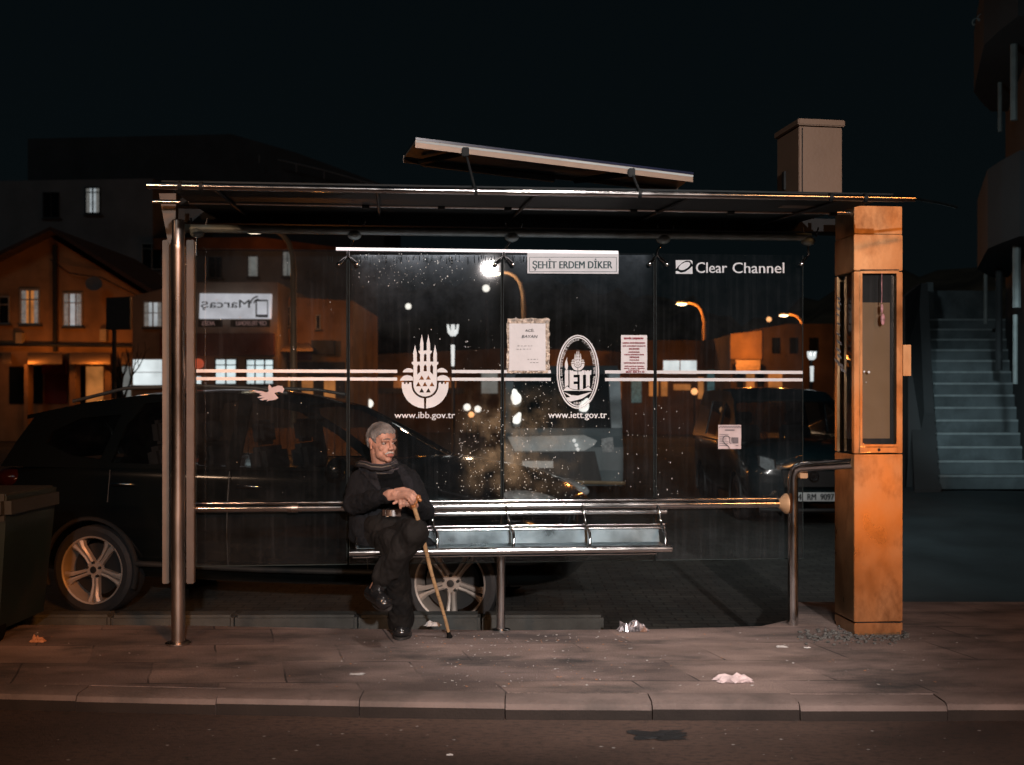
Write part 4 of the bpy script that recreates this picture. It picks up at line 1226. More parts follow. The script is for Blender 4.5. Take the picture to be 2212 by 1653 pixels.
def VQ(px, py, dx=0): # picture position on the van's nose plane
    return W(px, py, 13.6 - dx)
for s in (-1, 1):
    o = VQ(1757 + s * 100, 1000, .02)
    h = MB().flat([[(s * -16 + 1757 + s * 100, 1012), (s * -13 + 1757 + s * 100, 993), (s * 20 + 1757 + s * 100, 985), (s * 20 + 1757 + s * 100, 1006), (s * 4 + 1757 + s * 100, 1015)]], lambda x, y: W(x, y, 13.72), thick=Vector((0, -.12, 0)))
    obj('headlight', h, MATS['lamp_glass'], vn)
    obj('headlight_rim', MB().tube([W(1757 + s * 86, 992, 13.6), W(1757 + s * 110, 985, 13.66), W(1757 + s * 124, 984, 13.75)], .012, 6).tube([W(1757 + s * 84, 992, 13.6), W(1757 + s * 82, 1012, 13.6)], .014, 6), MATS['chrome'], vn)
    wm = obj('wing_mirror', MB().ell(W(1757 + s * 150, 968, 14.5), (.10, .06, .13)), MATS['trim_black'], vn, smooth=True)
obj('grille', MB().slab([W(1690, 1018, 13.56), W(1824, 1018, 13.56), W(1818, 1052, 13.56), W(1696, 1052, 13.56)], (0, .05, 0)), MATS['trim_black'], vn)
obj('grille_bar', MB().tube([W(1690, 1014, 13.55), W(1824, 1014, 13.55)], .012, 6), MATS['chrome'], vn)
obj('bumper_bar', MB().tube([W(1640, 1100, 13.62), W(1690, 1103, 13.56), W(1824, 1103, 13.56), W(1874, 1100, 13.62)], .03, 8), MATS['trim_black'], vn, smooth=60)
pl = obj('number_plate', MB().slab([W(1707, 1064, 13.545), W(1804, 1064, 13.545), W(1804, 1083, 13.545), W(1707, 1083, 13.545)], (0, .01, 0)), MATS['plate_white'], vn)
gp = lambda x, y: W(x, y, 13.535)
mb = MB(); text_box(mb, '34', 1716, 1067, 1732, 1080, gp, .03); text_box(mb, 'RM', 1744, 1067, 1763, 1080, gp, .03); text_box(mb, '9097', 1772, 1067, 1802, 1080, gp, .03)
obj('plate_lettering', mb, MATS['ink_black'], pl)
bd = obj('badge', MB().lathe(W(1758, 1029, 13.545), (0, -1, 0), [(0.052, 0), (.058, .012), (.066, .012), (.070, 0)], 28), MATS['chrome'], vn, smooth=40)
mb = MB(); text_box(mb, 'FIAT', 1750.5, 1024, 1765.5, 1034, lambda x, y: W(x, y, 13.53), .02); obj('badge_lettering', mb, MATS['chrome'], bd)

# pale minibus further back, lamps on
def bus():
    D = 17.0
    b = thing('minibus', 'pale minibus with a wide windscreen and bright lamps standing behind the shelter glass', 'minibus', (W(1218, 900, D).x, D + 2.4, -.25))
    x0 = W(1092, 900, D).x; x1 = W(1346, 900, D).x; cx = (x0 + x1) / 2; w = x1 - x0
    M('bus_paint', (.10, .135, .15), .4, 0, .15, 3, coat=.3)
    zt = EYE + (HY - 786) / F * D
    prof = [(D + 4.8, -.0), (D + .04, -.0), (D, .25), (D - .02, .62), (D + .10, .80), (D + .55, zt - .16), (D + .95, zt), (D + 4.8, zt)]
    L = [Vector((x0, y, z)) for y, z in prof]
    obj('body', MB().slab(L, (w, 0, 0)), MATS['bus_paint'], b)
    # the sheet of glass and its surround
    def fp(px, py, o=.02):
        z = EYE + (HY - py) / F * D; t = max(0, min(1, (z - .80) / (zt - .16 - .80)))
        return Vector((W(px, py, D).x, D + .10 + .45 * t - o, z))
    obj('windscreen', MB().flat([[(1106, 925), (1104, 905), (1110, 815), (1116, 806), (1316, 806), (1320, 815), (1322, 925)]], lambda x, y: fp(x, y, .03)), M('bus_glass', (.006, .014, .016), .06, 0, .2, 3, spec=.8), b)
    obj('bumper', MB().slab([W(1096, 944, D - .05), W(1262, 940, D - .05), W(1290, 952, D - .05), W(1284, 962, D - .05), W(1262, 974, D - .05), W(1112, 975, D - .05)], (0, .1, 0)), M('bus_grey', (.45, .50, .52), .5), b)
    obj('grille', MB().slab([W(1110, 978, D - .04), W(1285, 975, D - .04), W(1300, 1040, D - .04), W(1108, 1040, D - .04)], (0, .1, 0)), MATS['trim_black'], b)
    pl = obj('number_plate', MB().slab([W(1128, 996, D - .08), W(1195, 996, D - .08), W(1195, 1011, D - .08), W(1128, 1011, D - .08)], (0, .03, 0)), MATS['plate_white'], b)
    obj('pillar', MB().slab([fp(1322, 925, .02), fp(1346, 925, .02), fp(1346, 800, .02), fp(1322, 806, .02)], (0, .03, 0)), M('bus_pillar', (.36, .44, .48), .5), b)
    obj('headlight', MB().slab([W(1298, 948, D - .03), W(1324, 944, D - .03), W(1326, 976, D - .03), W(1302, 978, D - .03)], (0, .08, 0)), MATS['lamp_glass'], b)
    obj('lower_trim', MB().tube([W(1092, 1032, D - .05), W(1180, 1040, D - .07), W(1350, 1044, D - .05)], .03, 6), M('tan_trim', (.45, .33, .2), .3, .5), b)
    for px, py, r, tl_ in ((1115, 860, .088, R(-24)), (1117, 906, .070, R(12)), (1264, 878, .082, R(14))):
        q_ = Matrix.Rotation(tl_, 3, 'Y')
        obj('lit_lamp', fuse(MB().ell(fp(px, py, .12), (r, .05, r * 1.2), q_).ell(fp(px, py, .12) + q_ @ Vector((.02, 0, r * 1.0)), (r * .55, .04, r * .8), q_).ell(fp(px, py, .12) + q_ @ Vector((-r * .4, 0, -r * .6)), (r * .6, .04, r * .6)), .02, 2), M('lamp_white', (.9, .9, .9), .4, emit=(1, .93, .86), estr=1.3, var=.3, scale=9), b, smooth=True)
    for i, (px, py) in enumerate(((1480 - 0, 1104),)):
        pass
    for px, py in ((1480.5 * 0 + 1240, 952), (1245, 962), (1248, 971)):
        obj('marker_lamp', MB().ell(W(px + 0, py - 0, D - .10), (.03, .02, .03)), M('lamp_soft', (.9, .9, .9), .4, emit=(1, .95, .9), estr=.5), b, smooth=True)
bus()
# ---------------------------------------------------------------- far buildings, hill, street lamps
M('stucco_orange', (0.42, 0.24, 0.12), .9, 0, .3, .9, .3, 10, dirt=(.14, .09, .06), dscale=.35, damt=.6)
M('stucco_brown', (0.26, 0.19, 0.14), .9, 0, .2, .8, .3, 10, dirt=(.08, .06, .05), dscale=.5, damt=.5)
M('stucco_grey', (0.22, 0.23, 0.24), .9, 0, .15, .5, .2, 8, dirt=(.1, .11, .12), dscale=.2, damt=.5)
M('stucco_umber', (.12, .075, .045), .9, 0, .35, .8, .3, 10, dirt=(.04, .03, .02), dscale=.5, damt=.7)
M('stucco_dark', (0.07, 0.075, 0.08), .9, 0, .2, .5)
M('roof_tile', (0.06, 0.04, 0.035), .9, 0, .3, 4)
M('win_frame', (0.45, 0.43, 0.40), .6)
M('win_dark', (0.010, 0.012, 0.014), .1, 0, .2, 2)
M('win_white', (0.5, 0.5, 0.5), .6, emit=(.66, .74, .78), estr=.42, var=.35, scale=1.2)
M('win_shop', (0.5, 0.5, 0.5), .6, emit=(.80, .90, .92), estr=.85, var=.35, scale=.9)
M('win_dim', (0.3, 0.3, 0.3), .6, emit=(.40, .42, .40), estr=.30, var=.3, scale=1.2)
M('win_orange', (0.4, 0.2, 0.1), .6, emit=(.55, .20, .05), estr=.5, var=.5, scale=1.2)
M('shop_red', (0.16, 0.02, 0.015), .6, 0, .2, 2)
M('awning_cloth', (0.36, 0.24, 0.14), .8, 0, .15, 2)
M('dark_metal', (0.02, 0.022, 0.024), .5)
M('reflected_sign', (0.6, 0.6, 0.62), .5, emit=(.78, .76, .82), estr=.62, var=.22, scale=1.1)
M('sign_ink', (0.01, 0.015, 0.02), .6)

def window(par, D, x0, y0, x1, y1, pane, cols=2, rows=(.68,), fm='win_frame', ft=2.2, sill=True):
    """framed window on the wall plane at depth D, corners in picture units"""
    mb = MB()
    def bar(a, b, c, d): mb.slab([W(a, b, D - .06), W(c, b, D - .06), W(c, d, D - .06), W(a, d, D - .06)], (0, .08, 0))
    bar(x0, y0, x1, y0 + ft); bar(x0, y1 - ft, x1, y1); bar(x0, y0 + ft, x0 + ft, y1 - ft); bar(x1 - ft, y0 + ft, x1, y1 - ft)
    for i in range(1, cols):
        x = x0 + (x1 - x0) * i / cols; bar(x - ft * .5, y0 + ft, x + ft * .5, y1 - ft)
    for r_ in rows:
        y = y1 + (y0 - y1) * r_
        xs = [x0 + ft] + [x0 + (x1 - x0) * i / cols for i in range(1, cols)] + [x1 - ft]
        for i in range(len(xs) - 1):
            bar(xs[i] + (ft * .5 if i else 0), y - ft * .35, xs[i + 1] - (ft * .5 if i < len(xs) - 2 else 0), y + ft * .35)
    w = obj('window', mb, MATS[fm], par)
    if sill: obj('sill', MB().slab([W(x0 - 3, y1 + .5, D - .16), W(x1 + 3, y1 + .5, D - .16), W(x1 + 3, y1 + 3.5, D - .16), W(x0 - 3, y1 + 3.5, D - .16)], (0, .15, 0)), MATS['stucco_dark'], w)
    if pane in ('win_white', 'win_orange', 'win_dim', 'win_shop'):
        cw = (x1 - x0) * .24
        for cx_ in ((x0 + ft, x0 + ft + cw), (x1 - ft - cw * .8, x1 - ft)):
            vs_ = []
            for q_ in range(7):
                xx = cx_[0] + (cx_[1] - cx_[0]) * q_ / 6; dd_ = D - .03 - .006 * (q_ % 2); vs_ += [W(xx, y0 + ft, dd_), W(xx, y1 - ft - (4 if pane == 'win_shop' else 0), dd_)]
            if pane != 'win_shop': obj('curtain', MB().add(vs_, [(2 * q_, 2 * q_ + 2, 2 * q_ + 3, 2 * q_ + 1) for q_ in range(6)]), M('curtain_cloth', (.35, .33, .30), .8, emit=(.34, .34, .32), estr=.30, var=.3), w)
    obj('pane', MB().add([W(x0 + 1, y0 + 1, D - .02), W(x1 - 1, y0 + 1, D - .02), W(x1 - 1, y1 - 1, D - .02), W(x0 + 1, y1 - 1, D - .02)], [(0, 1, 2, 3)]), MATS[pane], w)
    return w

def block(name, label, poly, D, depth, mat, cat='building', group=None):
    x = sum(p[0] for p in poly) / len(poly)
    t = thing(name, label, cat, (W(x, 900, D).x, D, -.3), 0, group)
    obj('wall', MB().slab([W(px, py, D) for px, py in poly], (0, depth, 0)), MATS[mat], t)
    return t
gz = lambda D: HY + (EYE + .3) * F / D     # picture height of the ground at depth D

# orange gabled house, left
D = 45
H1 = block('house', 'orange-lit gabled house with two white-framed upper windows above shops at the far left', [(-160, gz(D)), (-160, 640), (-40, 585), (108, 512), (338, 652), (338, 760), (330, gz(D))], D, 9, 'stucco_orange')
obj('roof', MB().slab([W(-180, 640, D - .8), W(108, 498, D - .8), W(108, 490, D - .8), W(-180, 630, D - .8)], (0, 10, 0)).slab([W(108, 498, D - .8), W(350, 650, D - .8), W(352, 640, D - .8), W(108, 490, D - .8)], (0, 10, 0)), MATS['roof_tile'], H1)
window(H1, D, 42, 624, 86, 702, 'win_orange', 2, (.7,), ft=4)
window(H1, D, 135, 632, 178, 706, 'win_white', 3, (.7,), ft=3)
window(H1, D, 14 - 40, 640, 20, 700, 'win_dark', 2, (.7,))
obj('downpipe', MB().tube([W(119, 530, D - .1), W(119, 760, D - .1)], .10, 8), MATS['dark_metal'], H1)
for x, y in ((40, 733), (222, 725)):
    obj('wall_box', MB().slab([W(x - 7, y - 14, D - .3), W(x + 7, y - 14, D - .3), W(x + 7, y + 12, D - .3), W(x - 7, y + 12, D - .3)], (0, .3, 0)), M('box_cream', (.5, .42, .3), .7), H1)
obj('gutter', MB().tube([W(-160, 742, D - .25), W(336, 748, D - .25)], .07, 8), MATS['dark_metal'], H1)
obj('cable', MB().tube([W(108, 560, D - .12), W(150, 590, D - .2), W(220, 600, D - .2), W(300, 640, D - .12)], .025, 5), MATS['dark_metal'], H1)
obj('satellite_dish', MB().lathe(W(203, 745 - 130, D - .7), (.3, -1, .4), [(0, 0), (.18, .02), (.34, .09), (.33, .10), (0, .02)], 16), MATS['stucco_grey'], H1)
# shop row under it
for i, (a, b) in enumerate(((5, 24), (60, 134), (150, 238), (262, 312))):
    y = 762
    tri = [W(a, y, D - .1), W(b, y, D - .1), W(b, y + 22, D - 1.6), W(a, y + 22, D - 1.6)]
    obj('awning', MB().slab(tri, (0, .0, -.06)), MATS['awning_cloth'], H1)
for (x0, x1, mt) in ((20, 56, 'win_dark'), (60, 92, 'win_dark'), (96, 145, 'shop_red'), (163, 184, 'win_dark'), (186, 222, 'win_orange'), (240, 262, 'win_dark'), (264, 282, 'win_dim')):
    obj('shop_window', MB().slab([W(x0, 792, D - .05), W(x1, 792, D - .05), W(x1, 872, D - .05), W(x0, 872, D - .05)], (0, .04, 0)), MATS[mt], H1)
for (x0, x1) in ((52, 60), (150, 163), (226, 240)):
    obj('column', MB().slab([W(x0, 787, D - 1.2), W(x1, 787, D - 1.2), W(x1, gz(D), D - 1.2), W(x0, gz(D), D - 1.2)], (0, .5, 0)), MATS['stucco_orange'], H1)
obj('shop_sign', MB().slab([W(90, 778, D - .5), W(142, 778, D - .5), W(142, 808, D - .5), W(90, 808, D - .5)], (0, .1, 0)), MATS['shop_red'], H1)

# brown house with shop windows
D = 41
H2 = block('house', 'brown house with a lit shop window and white upper window beside the left post', [(339, gz(D)), (286, gz(D)), (286, 640), (410, 610), (600, 610), (600, gz(D))], D, 9, 'stucco_brown')
window(H2, D, 309, 651, 351, 707, 'win_white', 2, (.55,), ft=2.5)
window(H2, D, 285, 775, 352, 834, 'win_shop', 1, (.5,), ft=2)
window(H2, D, 463, 774, 512, 832, 'win_shop', 2, (.5, .75), fm='dark_metal', ft=3)
window(H2, D, 530, 775, 592, 832, 'win_shop', 3, (.5, .75), fm='dark_metal', ft=3)
window(H2, D, 422, 812, 436, 832, 'win_shop', 1, (), fm='dark_metal', ft=1.5)
obj('fascia', MB().slab([W(345, 720, D - .2), W(592, 720, D - .2), W(592, 768, D - .2), W(345, 768, D - .2)], (0, .2, 0)), M('maroon_board', (.10, .03, .02), .8, 0, .25, 1.5), H2)
obj('red_lantern', MB().ell(W(428, 786, D - .5), (.22, .2, .20)), M('lantern_red', (.5, .05, .03), .4, emit=(.8, .12, .05), estr=.5), H2, smooth=True)
sg = thing('shop_sign', 'reflection of a lit phone shop sign, built as a board with reversed lettering', 'sign', tuple(W(506, 690, D - .6)))  # glass reflection of a shop sign, built as a solid reversed board
obj('sign_board', MB().slab([W(432, 634, D - .5), W(585, 635, D - .5), W(583, 688, D - .5), W(430, 688, D - .5)], (0, .25, 0)), MATS['reflected_sign'], sg)
q = lambda x, y: W(x, y, D - .52)
mb = MB(); text_box(mb, 'Marcaş', 434, 648, 540, 670, q, .01, mirror=True); obj('lettering', mb, MATS['sign_ink'], sg)
mb = MB().flat([[(552, 647), (579, 648), (579, 686), (552, 685)], [(555, 651), (577, 651), (577, 680), (555, 680)]], q)
mb.flat([arc(560, 656, 20, 17, 180, 262, 8) + arc(560, 656, 17, 14, 262, 180, 8)], q); mb.flat([arc(560, 656, 13, 11, 185, 262, 8) + arc(560, 656, 10, 8, 262, 185, 8)], q)
obj('phone_symbol', mb, MATS['sign_ink'], sg)
obj('lower_board', MB().slab([W(498, 691, D - .5), W(582, 691, D - .5), W(582, 706, D - .5), W(498, 706, D - .5)], (0, .2, 0)), MATS['dark_metal'], sg)
obj('lower_board', MB().slab([W(428, 691, D - .5), W(478, 691, D - .5), W(478, 706, D - .5), W(428, 706, D - .5)], (0, .2, 0)), MATS['dark_metal'], sg)
mb = MB(); text_box(mb, 'CEP TELEFONU', 510, 694, 576, 703, q, .02, mirror=True); text_box(mb, 'AKSES', 436, 694, 464, 703, q, .02, mirror=True)
obj('lower_lettering', mb, M('letter_pink', (.5, .35, .32), .6, emit=(.5, .3, .28), estr=.3), sg)

# yellow-brown house seen through the left panes
D = 43
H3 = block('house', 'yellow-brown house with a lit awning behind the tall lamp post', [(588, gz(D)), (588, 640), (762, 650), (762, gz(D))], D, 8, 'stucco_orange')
window(H3, D, 606, 662, 628, 706, 'win_dark', 1, (.6,))
window(H3, D, 682, 680, 692, 712, 'win_dark', 1, ())
obj('awning', MB().slab([W(575, 744, D - .1), W(668, 741, D - .1), W(676, 754, D - 1.5), W(580, 756, D - 1.5)], (0, 0, -.08)), MATS['awning_cloth'], H3)
obj('fascia', MB().slab([W(584, 757, D - .2), W(672, 757, D - .2), W(672, 778, D - .2), W(584, 778, D - .2)], (0, .15, 0)), MATS['shop_red'], H3)
obj('porch', MB().slab([W(672, 735, D - .4), W(722, 735, D - .4), W(722, 765, D - .4), W(672, 765, D - .4)], (0, .3, 0)), MATS['stucco_dark'], H3)
obj('shop_window', MB().slab([W(600, 782, D - .05), W(745, 782, D - .05), W(745, 860, D - .05), W(600, 860, D - .05)], (0, .03, 0)), MATS['stucco_dark'], H3)
for x in (612, 652, 700): obj('shop_door', MB().slab([W(x, 815, D - .1), W(x + 24, 815, D - .1), W(x + 24, 868, D - .1), W(x, 868, D - .1)], (0, .04, 0)), MATS['win_orange'], H3)

# big grey blocks behind
D = 70
B1 = block('apartment_building', 'dark grey apartment block with a single lit window above the orange house', [(-300, gz(D)), (-300, 395), (330, 386), (330, gz(D))], D, 14, 'stucco_grey')
window(B1, D, 183, 404, 217, 462, 'win_white', 2, (.8,), fm='dark_metal', ft=3)
window(B1, D, 92, 415, 128, 470, 'win_dark', 2, (), ft=1.2, fm='stucco_dark')
window(B1, D, 306, 526, 350, 582, 'win_dark', 2, (.8,), ft=1.2)
B2 = block('apartment_building', 'dim apartment block with a narrow lit window seen through the left pane', [(331, gz(D)), (331, 540), (600, 540), (765, 545), (765, gz(D))], D, 12, 'stucco_grey')
window(B2, D, 535, 553, 558, 598, 'win_dim', 1, (), fm='stucco_dark', ft=1.5)
window(B2, D, 610, 543, 632, 597, 'win_dim', 2, (.7,), fm='stucco_dark', ft=1.5)
window(B2, D, 450, 555, 480, 600, 'win_dark', 2, (.7,), fm='stucco_dark', ft=1.5)
obj('roof', MB().slab([W(331, 539, D - .5), W(331, 515, D - .5), W(560, 512, D - .5), W(770, 540, D - .5)], (0, 12, 0)), M('rust_roof', (.20, .08, .03), .9, 0, .3, 1), B2)
D = 95
B3 = block('apartment_building', 'nearly black far block with a sloping roof railing above the left half of the shelter', [(60, gz(D)), (60, 300), (500, 290), (640, 330), (830, 400), (830, gz(D))], D, 14, 'stucco_dark')
obj('roof_railing', MB().tube([W(600, 345, D - 1), W(700, 368, D - 1), W(830, 405, D - 1)], .06, 6), M('rail_pale', (.3, .3, .3), .6), B3)
for x in (560, 640, 700, 780):
    t = (x - 560) / 270.0
    obj('railing_post', MB().tube([W(x, 335 + t * 68 + 0, D - 1), W(x, 352 + t * 68, D - 1)], .05, 6), MATS['rail_pale'], B3)

# buildings on the right, seen through the last pane
D = 50
H4 = block('building', 'bright orange corner building under the far street lamp', [(1578, gz(D)), (1578, 722), (1700, 700), (1800, 700), (1800, gz(D))], D, 8, 'stucco_umber')
obj('lamplit_panel', MB().slab([W(1578, 722, D - .15), W(1646, 714, D - .15), W(1646, 776, D - .15), W(1578, 776, D - .15)], (0, .14, 0)), MATS['stucco_orange'], H4)  # lamplit square of the wall, painted as a brighter orange panel
for x0, x1 in ((1668, 1684), (1706, 1722), (1748, 1764)):
    obj('shutter', MB().slab([W(x0, 730, D - .06), W(x1, 730, D - .06), W(x1, 764, D - .06), W(x0, 764, D - .06)], (0, .05, 0)), MATS['win_dark'], H4)
obj('sign_board', MB().slab([W(1590, 778, D - .6), W(1642, 778, D - .6), W(1642, 801, D - .6), W(1590, 801, D - .6)], (0, .2, 0)), M('peach_board', (.7, .5, .36), .7), H4)
for x0, x1, mt in ((1592, 1606, 'win_dark'), (1612, 1630, 'win_orange'), (1636, 1650, 'win_dark'), (1660, 1690, 'win_orange')):
    obj('shop_window', MB().slab([W(x0, 806, D - .05), W(x1, 806, D - .05), W(x1, 868, D - .05), W(x0, 868, D - .05)], (0, .03, 0)), MATS[mt], H4)
D = 54
H5 = block('building', 'low dark shop with a white lit window beside the second lamp post', [(1360, gz(D)), (1360, 735), (1577, 735), (1577, gz(D))], D, 8, 'stucco_umber')
window(H5, D, 1431, 777, 1507, 809, 'win_shop', 2, (), fm='stucco_orange', ft=2)
for x0, x1, y0, y1, mt in ((1364, 1386, 822, 870, 'win_orange'), (1402, 1422, 818, 856, 'win_orange'), (1508, 1520, 815, 862, 'win_orange'), (1428, 1442, 824, 856, 'win_orange'), (1455, 1492, 830, 843, 'win_orange'), (1528, 1552, 800, 868, 'win_dim'), (1556, 1574, 800, 868, 'win_dim')):
    obj('shop_window', MB().slab([W(x0, y0, D - .05), W(x1, y0, D - .05), W(x1, y1, D - .05), W(x0, y1, D - .05)], (0, .03, 0)), MATS[mt if mt != 'win_dim' else 'win_blue'] if 'win_blue' in MATS else M('win_blue', (.1, .2, .22), .6, emit=(.10, .20, .22), estr=.3, var=.4), H5)
D = 58
H6 = block('building', 'long low brown building across the road behind the middle panes', [(766, gz(D)), (766, 768), (1100, 752), (1358, 760), (1358, gz(D))], D, 8, 'stucco_umber')
for x0, x1, y0, y1, mt in ((790, 806, 800, 830, 'win_orange'), (800, 1000, 838, 850, 'stucco_dark'), (1040, 1075, 800, 850, 'win_dim')):
    obj('shop_window', MB().slab([W(x0, y0, D - .05), W(x1, y0, D - .05), W(x1, y1, D - .05), W(x0, y1, D - .05)], (0, .03, 0)), MATS[mt], H6)

for x0, x1, y0, y1 in ((1155, 1185, 812, 850), (1195, 1215, 806, 850), (1290, 1318, 800, 862), (1325, 1350, 812, 862), (850, 872, 812, 838), (905, 935, 808, 838), (960, 985, 815, 838)):
    obj('shop_window', MB().slab([W(x0, y0, D - .05), W(x1, y0, D - .05), W(x1, y1, D - .05), W(x0, y1, D - .05)], (0, .03, 0)), M('win_ember', (.3, .12, .05), .6, emit=(.40, .13, .035), estr=.45, var=.6, scale=1.5), H6)

# hill
mb = MB(); xs = list(range(500, 2300, 30)); n = len(xs)
def ridge(x):
    tab = [(500, 700), (760, 640), (900, 622), (1060, 598), (1200, 612), (1420, 640), (1500, 660), (1600, 700), (1700, 672), (1850, 600), (2300, 560)]
    return interp(tab, x)[0] + 5 * math.sin(x * .05) + 3 * math.sin(x * .13)
rows = [(62, 0), (80, .28), (105, .62), (140, 1.0), (170, .9)]
for Dd, t in rows:
    for x in xs:
        zr = EYE + (HY - ridge(x)) / F * 140
        p = W(x, 900, Dd); mb.v.append(Vector((p.x * 1.0, Dd + 3 * math.sin(x * .02), -.32 + (zr + .32) * t + .5 * math.sin(x * .08 + Dd))))
for i in range(len(rows) - 1):
    for j in range(n - 1): mb.f.append((i * n + j, i * n + j + 1, (i + 1) * n + j + 1, (i + 1) * n + j)); mb.mi.append(0)
tag(obj('hill', mb, M('hill_earth', (.20, .14, .09), .95, 0, .4, .15, dirt=(.02, .02, .015), dscale=.08, damt=.8), smooth=True), kind='structure')

# street lamps: one built, the others copied
def street_lamp():
    t = thing('street_lamp', 'tall curved street lamp with a big glaring head beside the middle seam', 'street lamp', (0, 0, -.3), 0, 'street lamps across the road')
    LOCAL[0] = True
    M('pole_metal', (.50, .34, .20), .5, .3, .1, 3)
    h = 7.0
    pts = [(0, 0, 0), (0, 0, h - 1.3), (-.03, 0, h - .85), (-.14, 0, h - .45), (-.34, 0, h - .18), (-.60, 0, h - .05), (-.9, 0, h)]
    obj('pole', MB().tube(pts, [.12, .09, .085, .08, .075, .065, .055], 12), MATS['pole_metal'], t, smooth=60)
    hd = obj('lamp_head', MB().ell((-1.2, 0, h + .0), (.36, .16, .09)), MATS['dark_metal'], t, smooth=True)
    obj('lamp_lens', MB().ell((-1.2, 0, h - .06), (.29, .13, .10)), M('lens_warm', (1, 1, 1), .4, emit=(1, .86, .62), estr=3.0, var=.02), hd, smooth=True)
    LOCAL[0] = False
    return t
SL = street_lamp()
def put(t, px, D, label=None, s=1.0):
    p = W(px, 900, D); t.location = (p.x, D, -.3); t.scale = (s, s, s)
    if label: t['label'] = label
    return p
p1 = put(SL, 1131, 43.3, s=1.0)
for px, D, lb in ((1521, 56.6, 'curved street lamp rising above the white lit shop window'), (1736, 64, 'farthest curved street lamp, over the orange corner building'),
                  (634, 32.5, 'thin curved lamp post rising past the yellow-brown house, its head behind the roof')):
    c = copy_tree(SL); put(c, px, D, lb)
def plight(px, py, D, e, col=SODIUM, r=.15, name='street_and_fill_light'):  # also places added fills where no lamp head stands
    return lamp('POINT', name, tuple(W(px, py, D)), e, col, r)
plight(1065, 592, 42.6, 120, WARM)
plight(1470, 657, 56, 360)
plight(1240, 800, 56.5, 60)  # added fill that warms the far walls
plight(1390, 800, 52, 45)
plight(900, 815, 56, 40)
plight(1695, 682, 63.3, 300)
plight(1612, 745, 48, 210)
plight(620, 600, 34, 60)
plight(60, 772, 43.2, 34); plight(200, 768, 43.0, 44); plight(300, 750, 38, 16)  # added at awning height to light the house walls
plight(640, 725, 40.5, 38)
plight(560, 525, 67, 22)
# lights on the hill side
def lit(name, label, px, py, D, r, mat, cat='lamp', group=None):
    p = W(px, py, D)
    t = thing(name, label, cat, (p.x, D, -.3), 0, group)
    obj('post', MB().tube([(p.x, D, -.3), (p.x, D, p.z)], .035, 8), MATS['dark_metal'], t)
    obj('globe', MB().ell(p, (r, r, r)), MATS[mat], t, smooth=True)
    return t
M('glow_white', (1, 1, 1), .4, emit=(1, .90, .80), estr=1.3, var=.02)
M('glow_orange', (1, .6, .3), .4, emit=(1, .42, .16), estr=1.6, var=.02)
lit('post_lamp', 'small white globe lamp below the big street lamp head', 1050, 623, 70, .24, 'glow_white', group='small globe lamps')
lit('post_lamp', 'orange-white globe lamp alone above the tower emblem', 882, 662, 70, .20, 'glow_white', group='small globe lamps')
lit('post_lamp', 'faint orange globe lamp left of the farthest street lamp', 1661, 690, 75, .18, 'glow_orange', group='small globe lamps')
for px, py, r, m_, lb in ((797, 872, .2, 'glow_white', 'white globe lamp low behind the tower emblem, beside the car roof'), (1009, 880, .16, 'glow_white', 'left of the two white globe lamps right of the tower emblem'), (1032, 884, .15, 'glow_white', 'right of the two white globe lamps right of the tower emblem'),
                      (1018, 896, .13, 'glow_orange', 'low orange globe lamp beneath the pair of white ones'), (1500, 846, .15, 'glow_orange', 'orange globe lamp below the white lit shop window'), (1560, 885, .12, 'glow_orange', 'dim orange globe lamp just left of the taxi sticker')):
    lit('post_lamp', lb, px, py, 48, r, m_, group='small globe lamps')
# reflections of string lights, built as glowing tulip shapes on added posts
def tulip(px, py, D, s, label):
    p = W(px, py, D); t = thing('tulip_reflection', label, 'reflection', (p.x, D, -.3), 0, 'tulip-shaped reflections')
    k = D / F * s
    X = lambda a, b: Vector((p.x + a * k, D, p.z - b * k))
    body = [(-13, -12), (-9, -12), (-7, -2), (-4, 3), (-4, -12), (4, -12), (4, 3), (7, -2), (9, -12), (13, -12), (11, 6), (5, 13), (-5, 13), (-11, 6)]
    obj('flower', MB().slab([X(a, b) for a, b in body], (0, .1, 0)), M('glow_tulip', (1, 1, 1), .4, emit=(.85, .9, .9), estr=.75, var=.1), t)
    obj('stem', MB().slab([X(-4, 32), X(4, 32), X(3, 78), X(-3, 78)], (0, .1, 0)), MATS['glow_tulip'], t)
    obj('post', MB().tube([X(0, 13) + Vector((0, .12, 0)), Vector((p.x, D + .12, -.3))], .04, 8), MATS['dark_metal'], t)
tulip(978, 713, 22, 1.0, 'tulip-shaped reflection of string lights, built glowing on a post right of the tower emblem')
tulip(1755, 768, 24, .72, 'smaller tulip-shaped reflection, built as a glowing shape above the dark compact van')

# dark sign on a pole, left
D = 26
t = thing('billboard', 'dark blank billboard on a black pole in front of the orange house', 'billboard', (W(247, 900, D).x, D, -.25))
obj('panel', MB().slab([W(229, 643, D), W(281, 641, D), W(281, 712, D), W(229, 712, D)], (0, .12, 0)), MATS['dark_metal'], t)
obj('pole', MB().tube([W(247, 700, D + .1), Vector((W(247, 700, D + .1).x, D + .1, -.25))], .055, 10), MATS['dark_metal'], t)
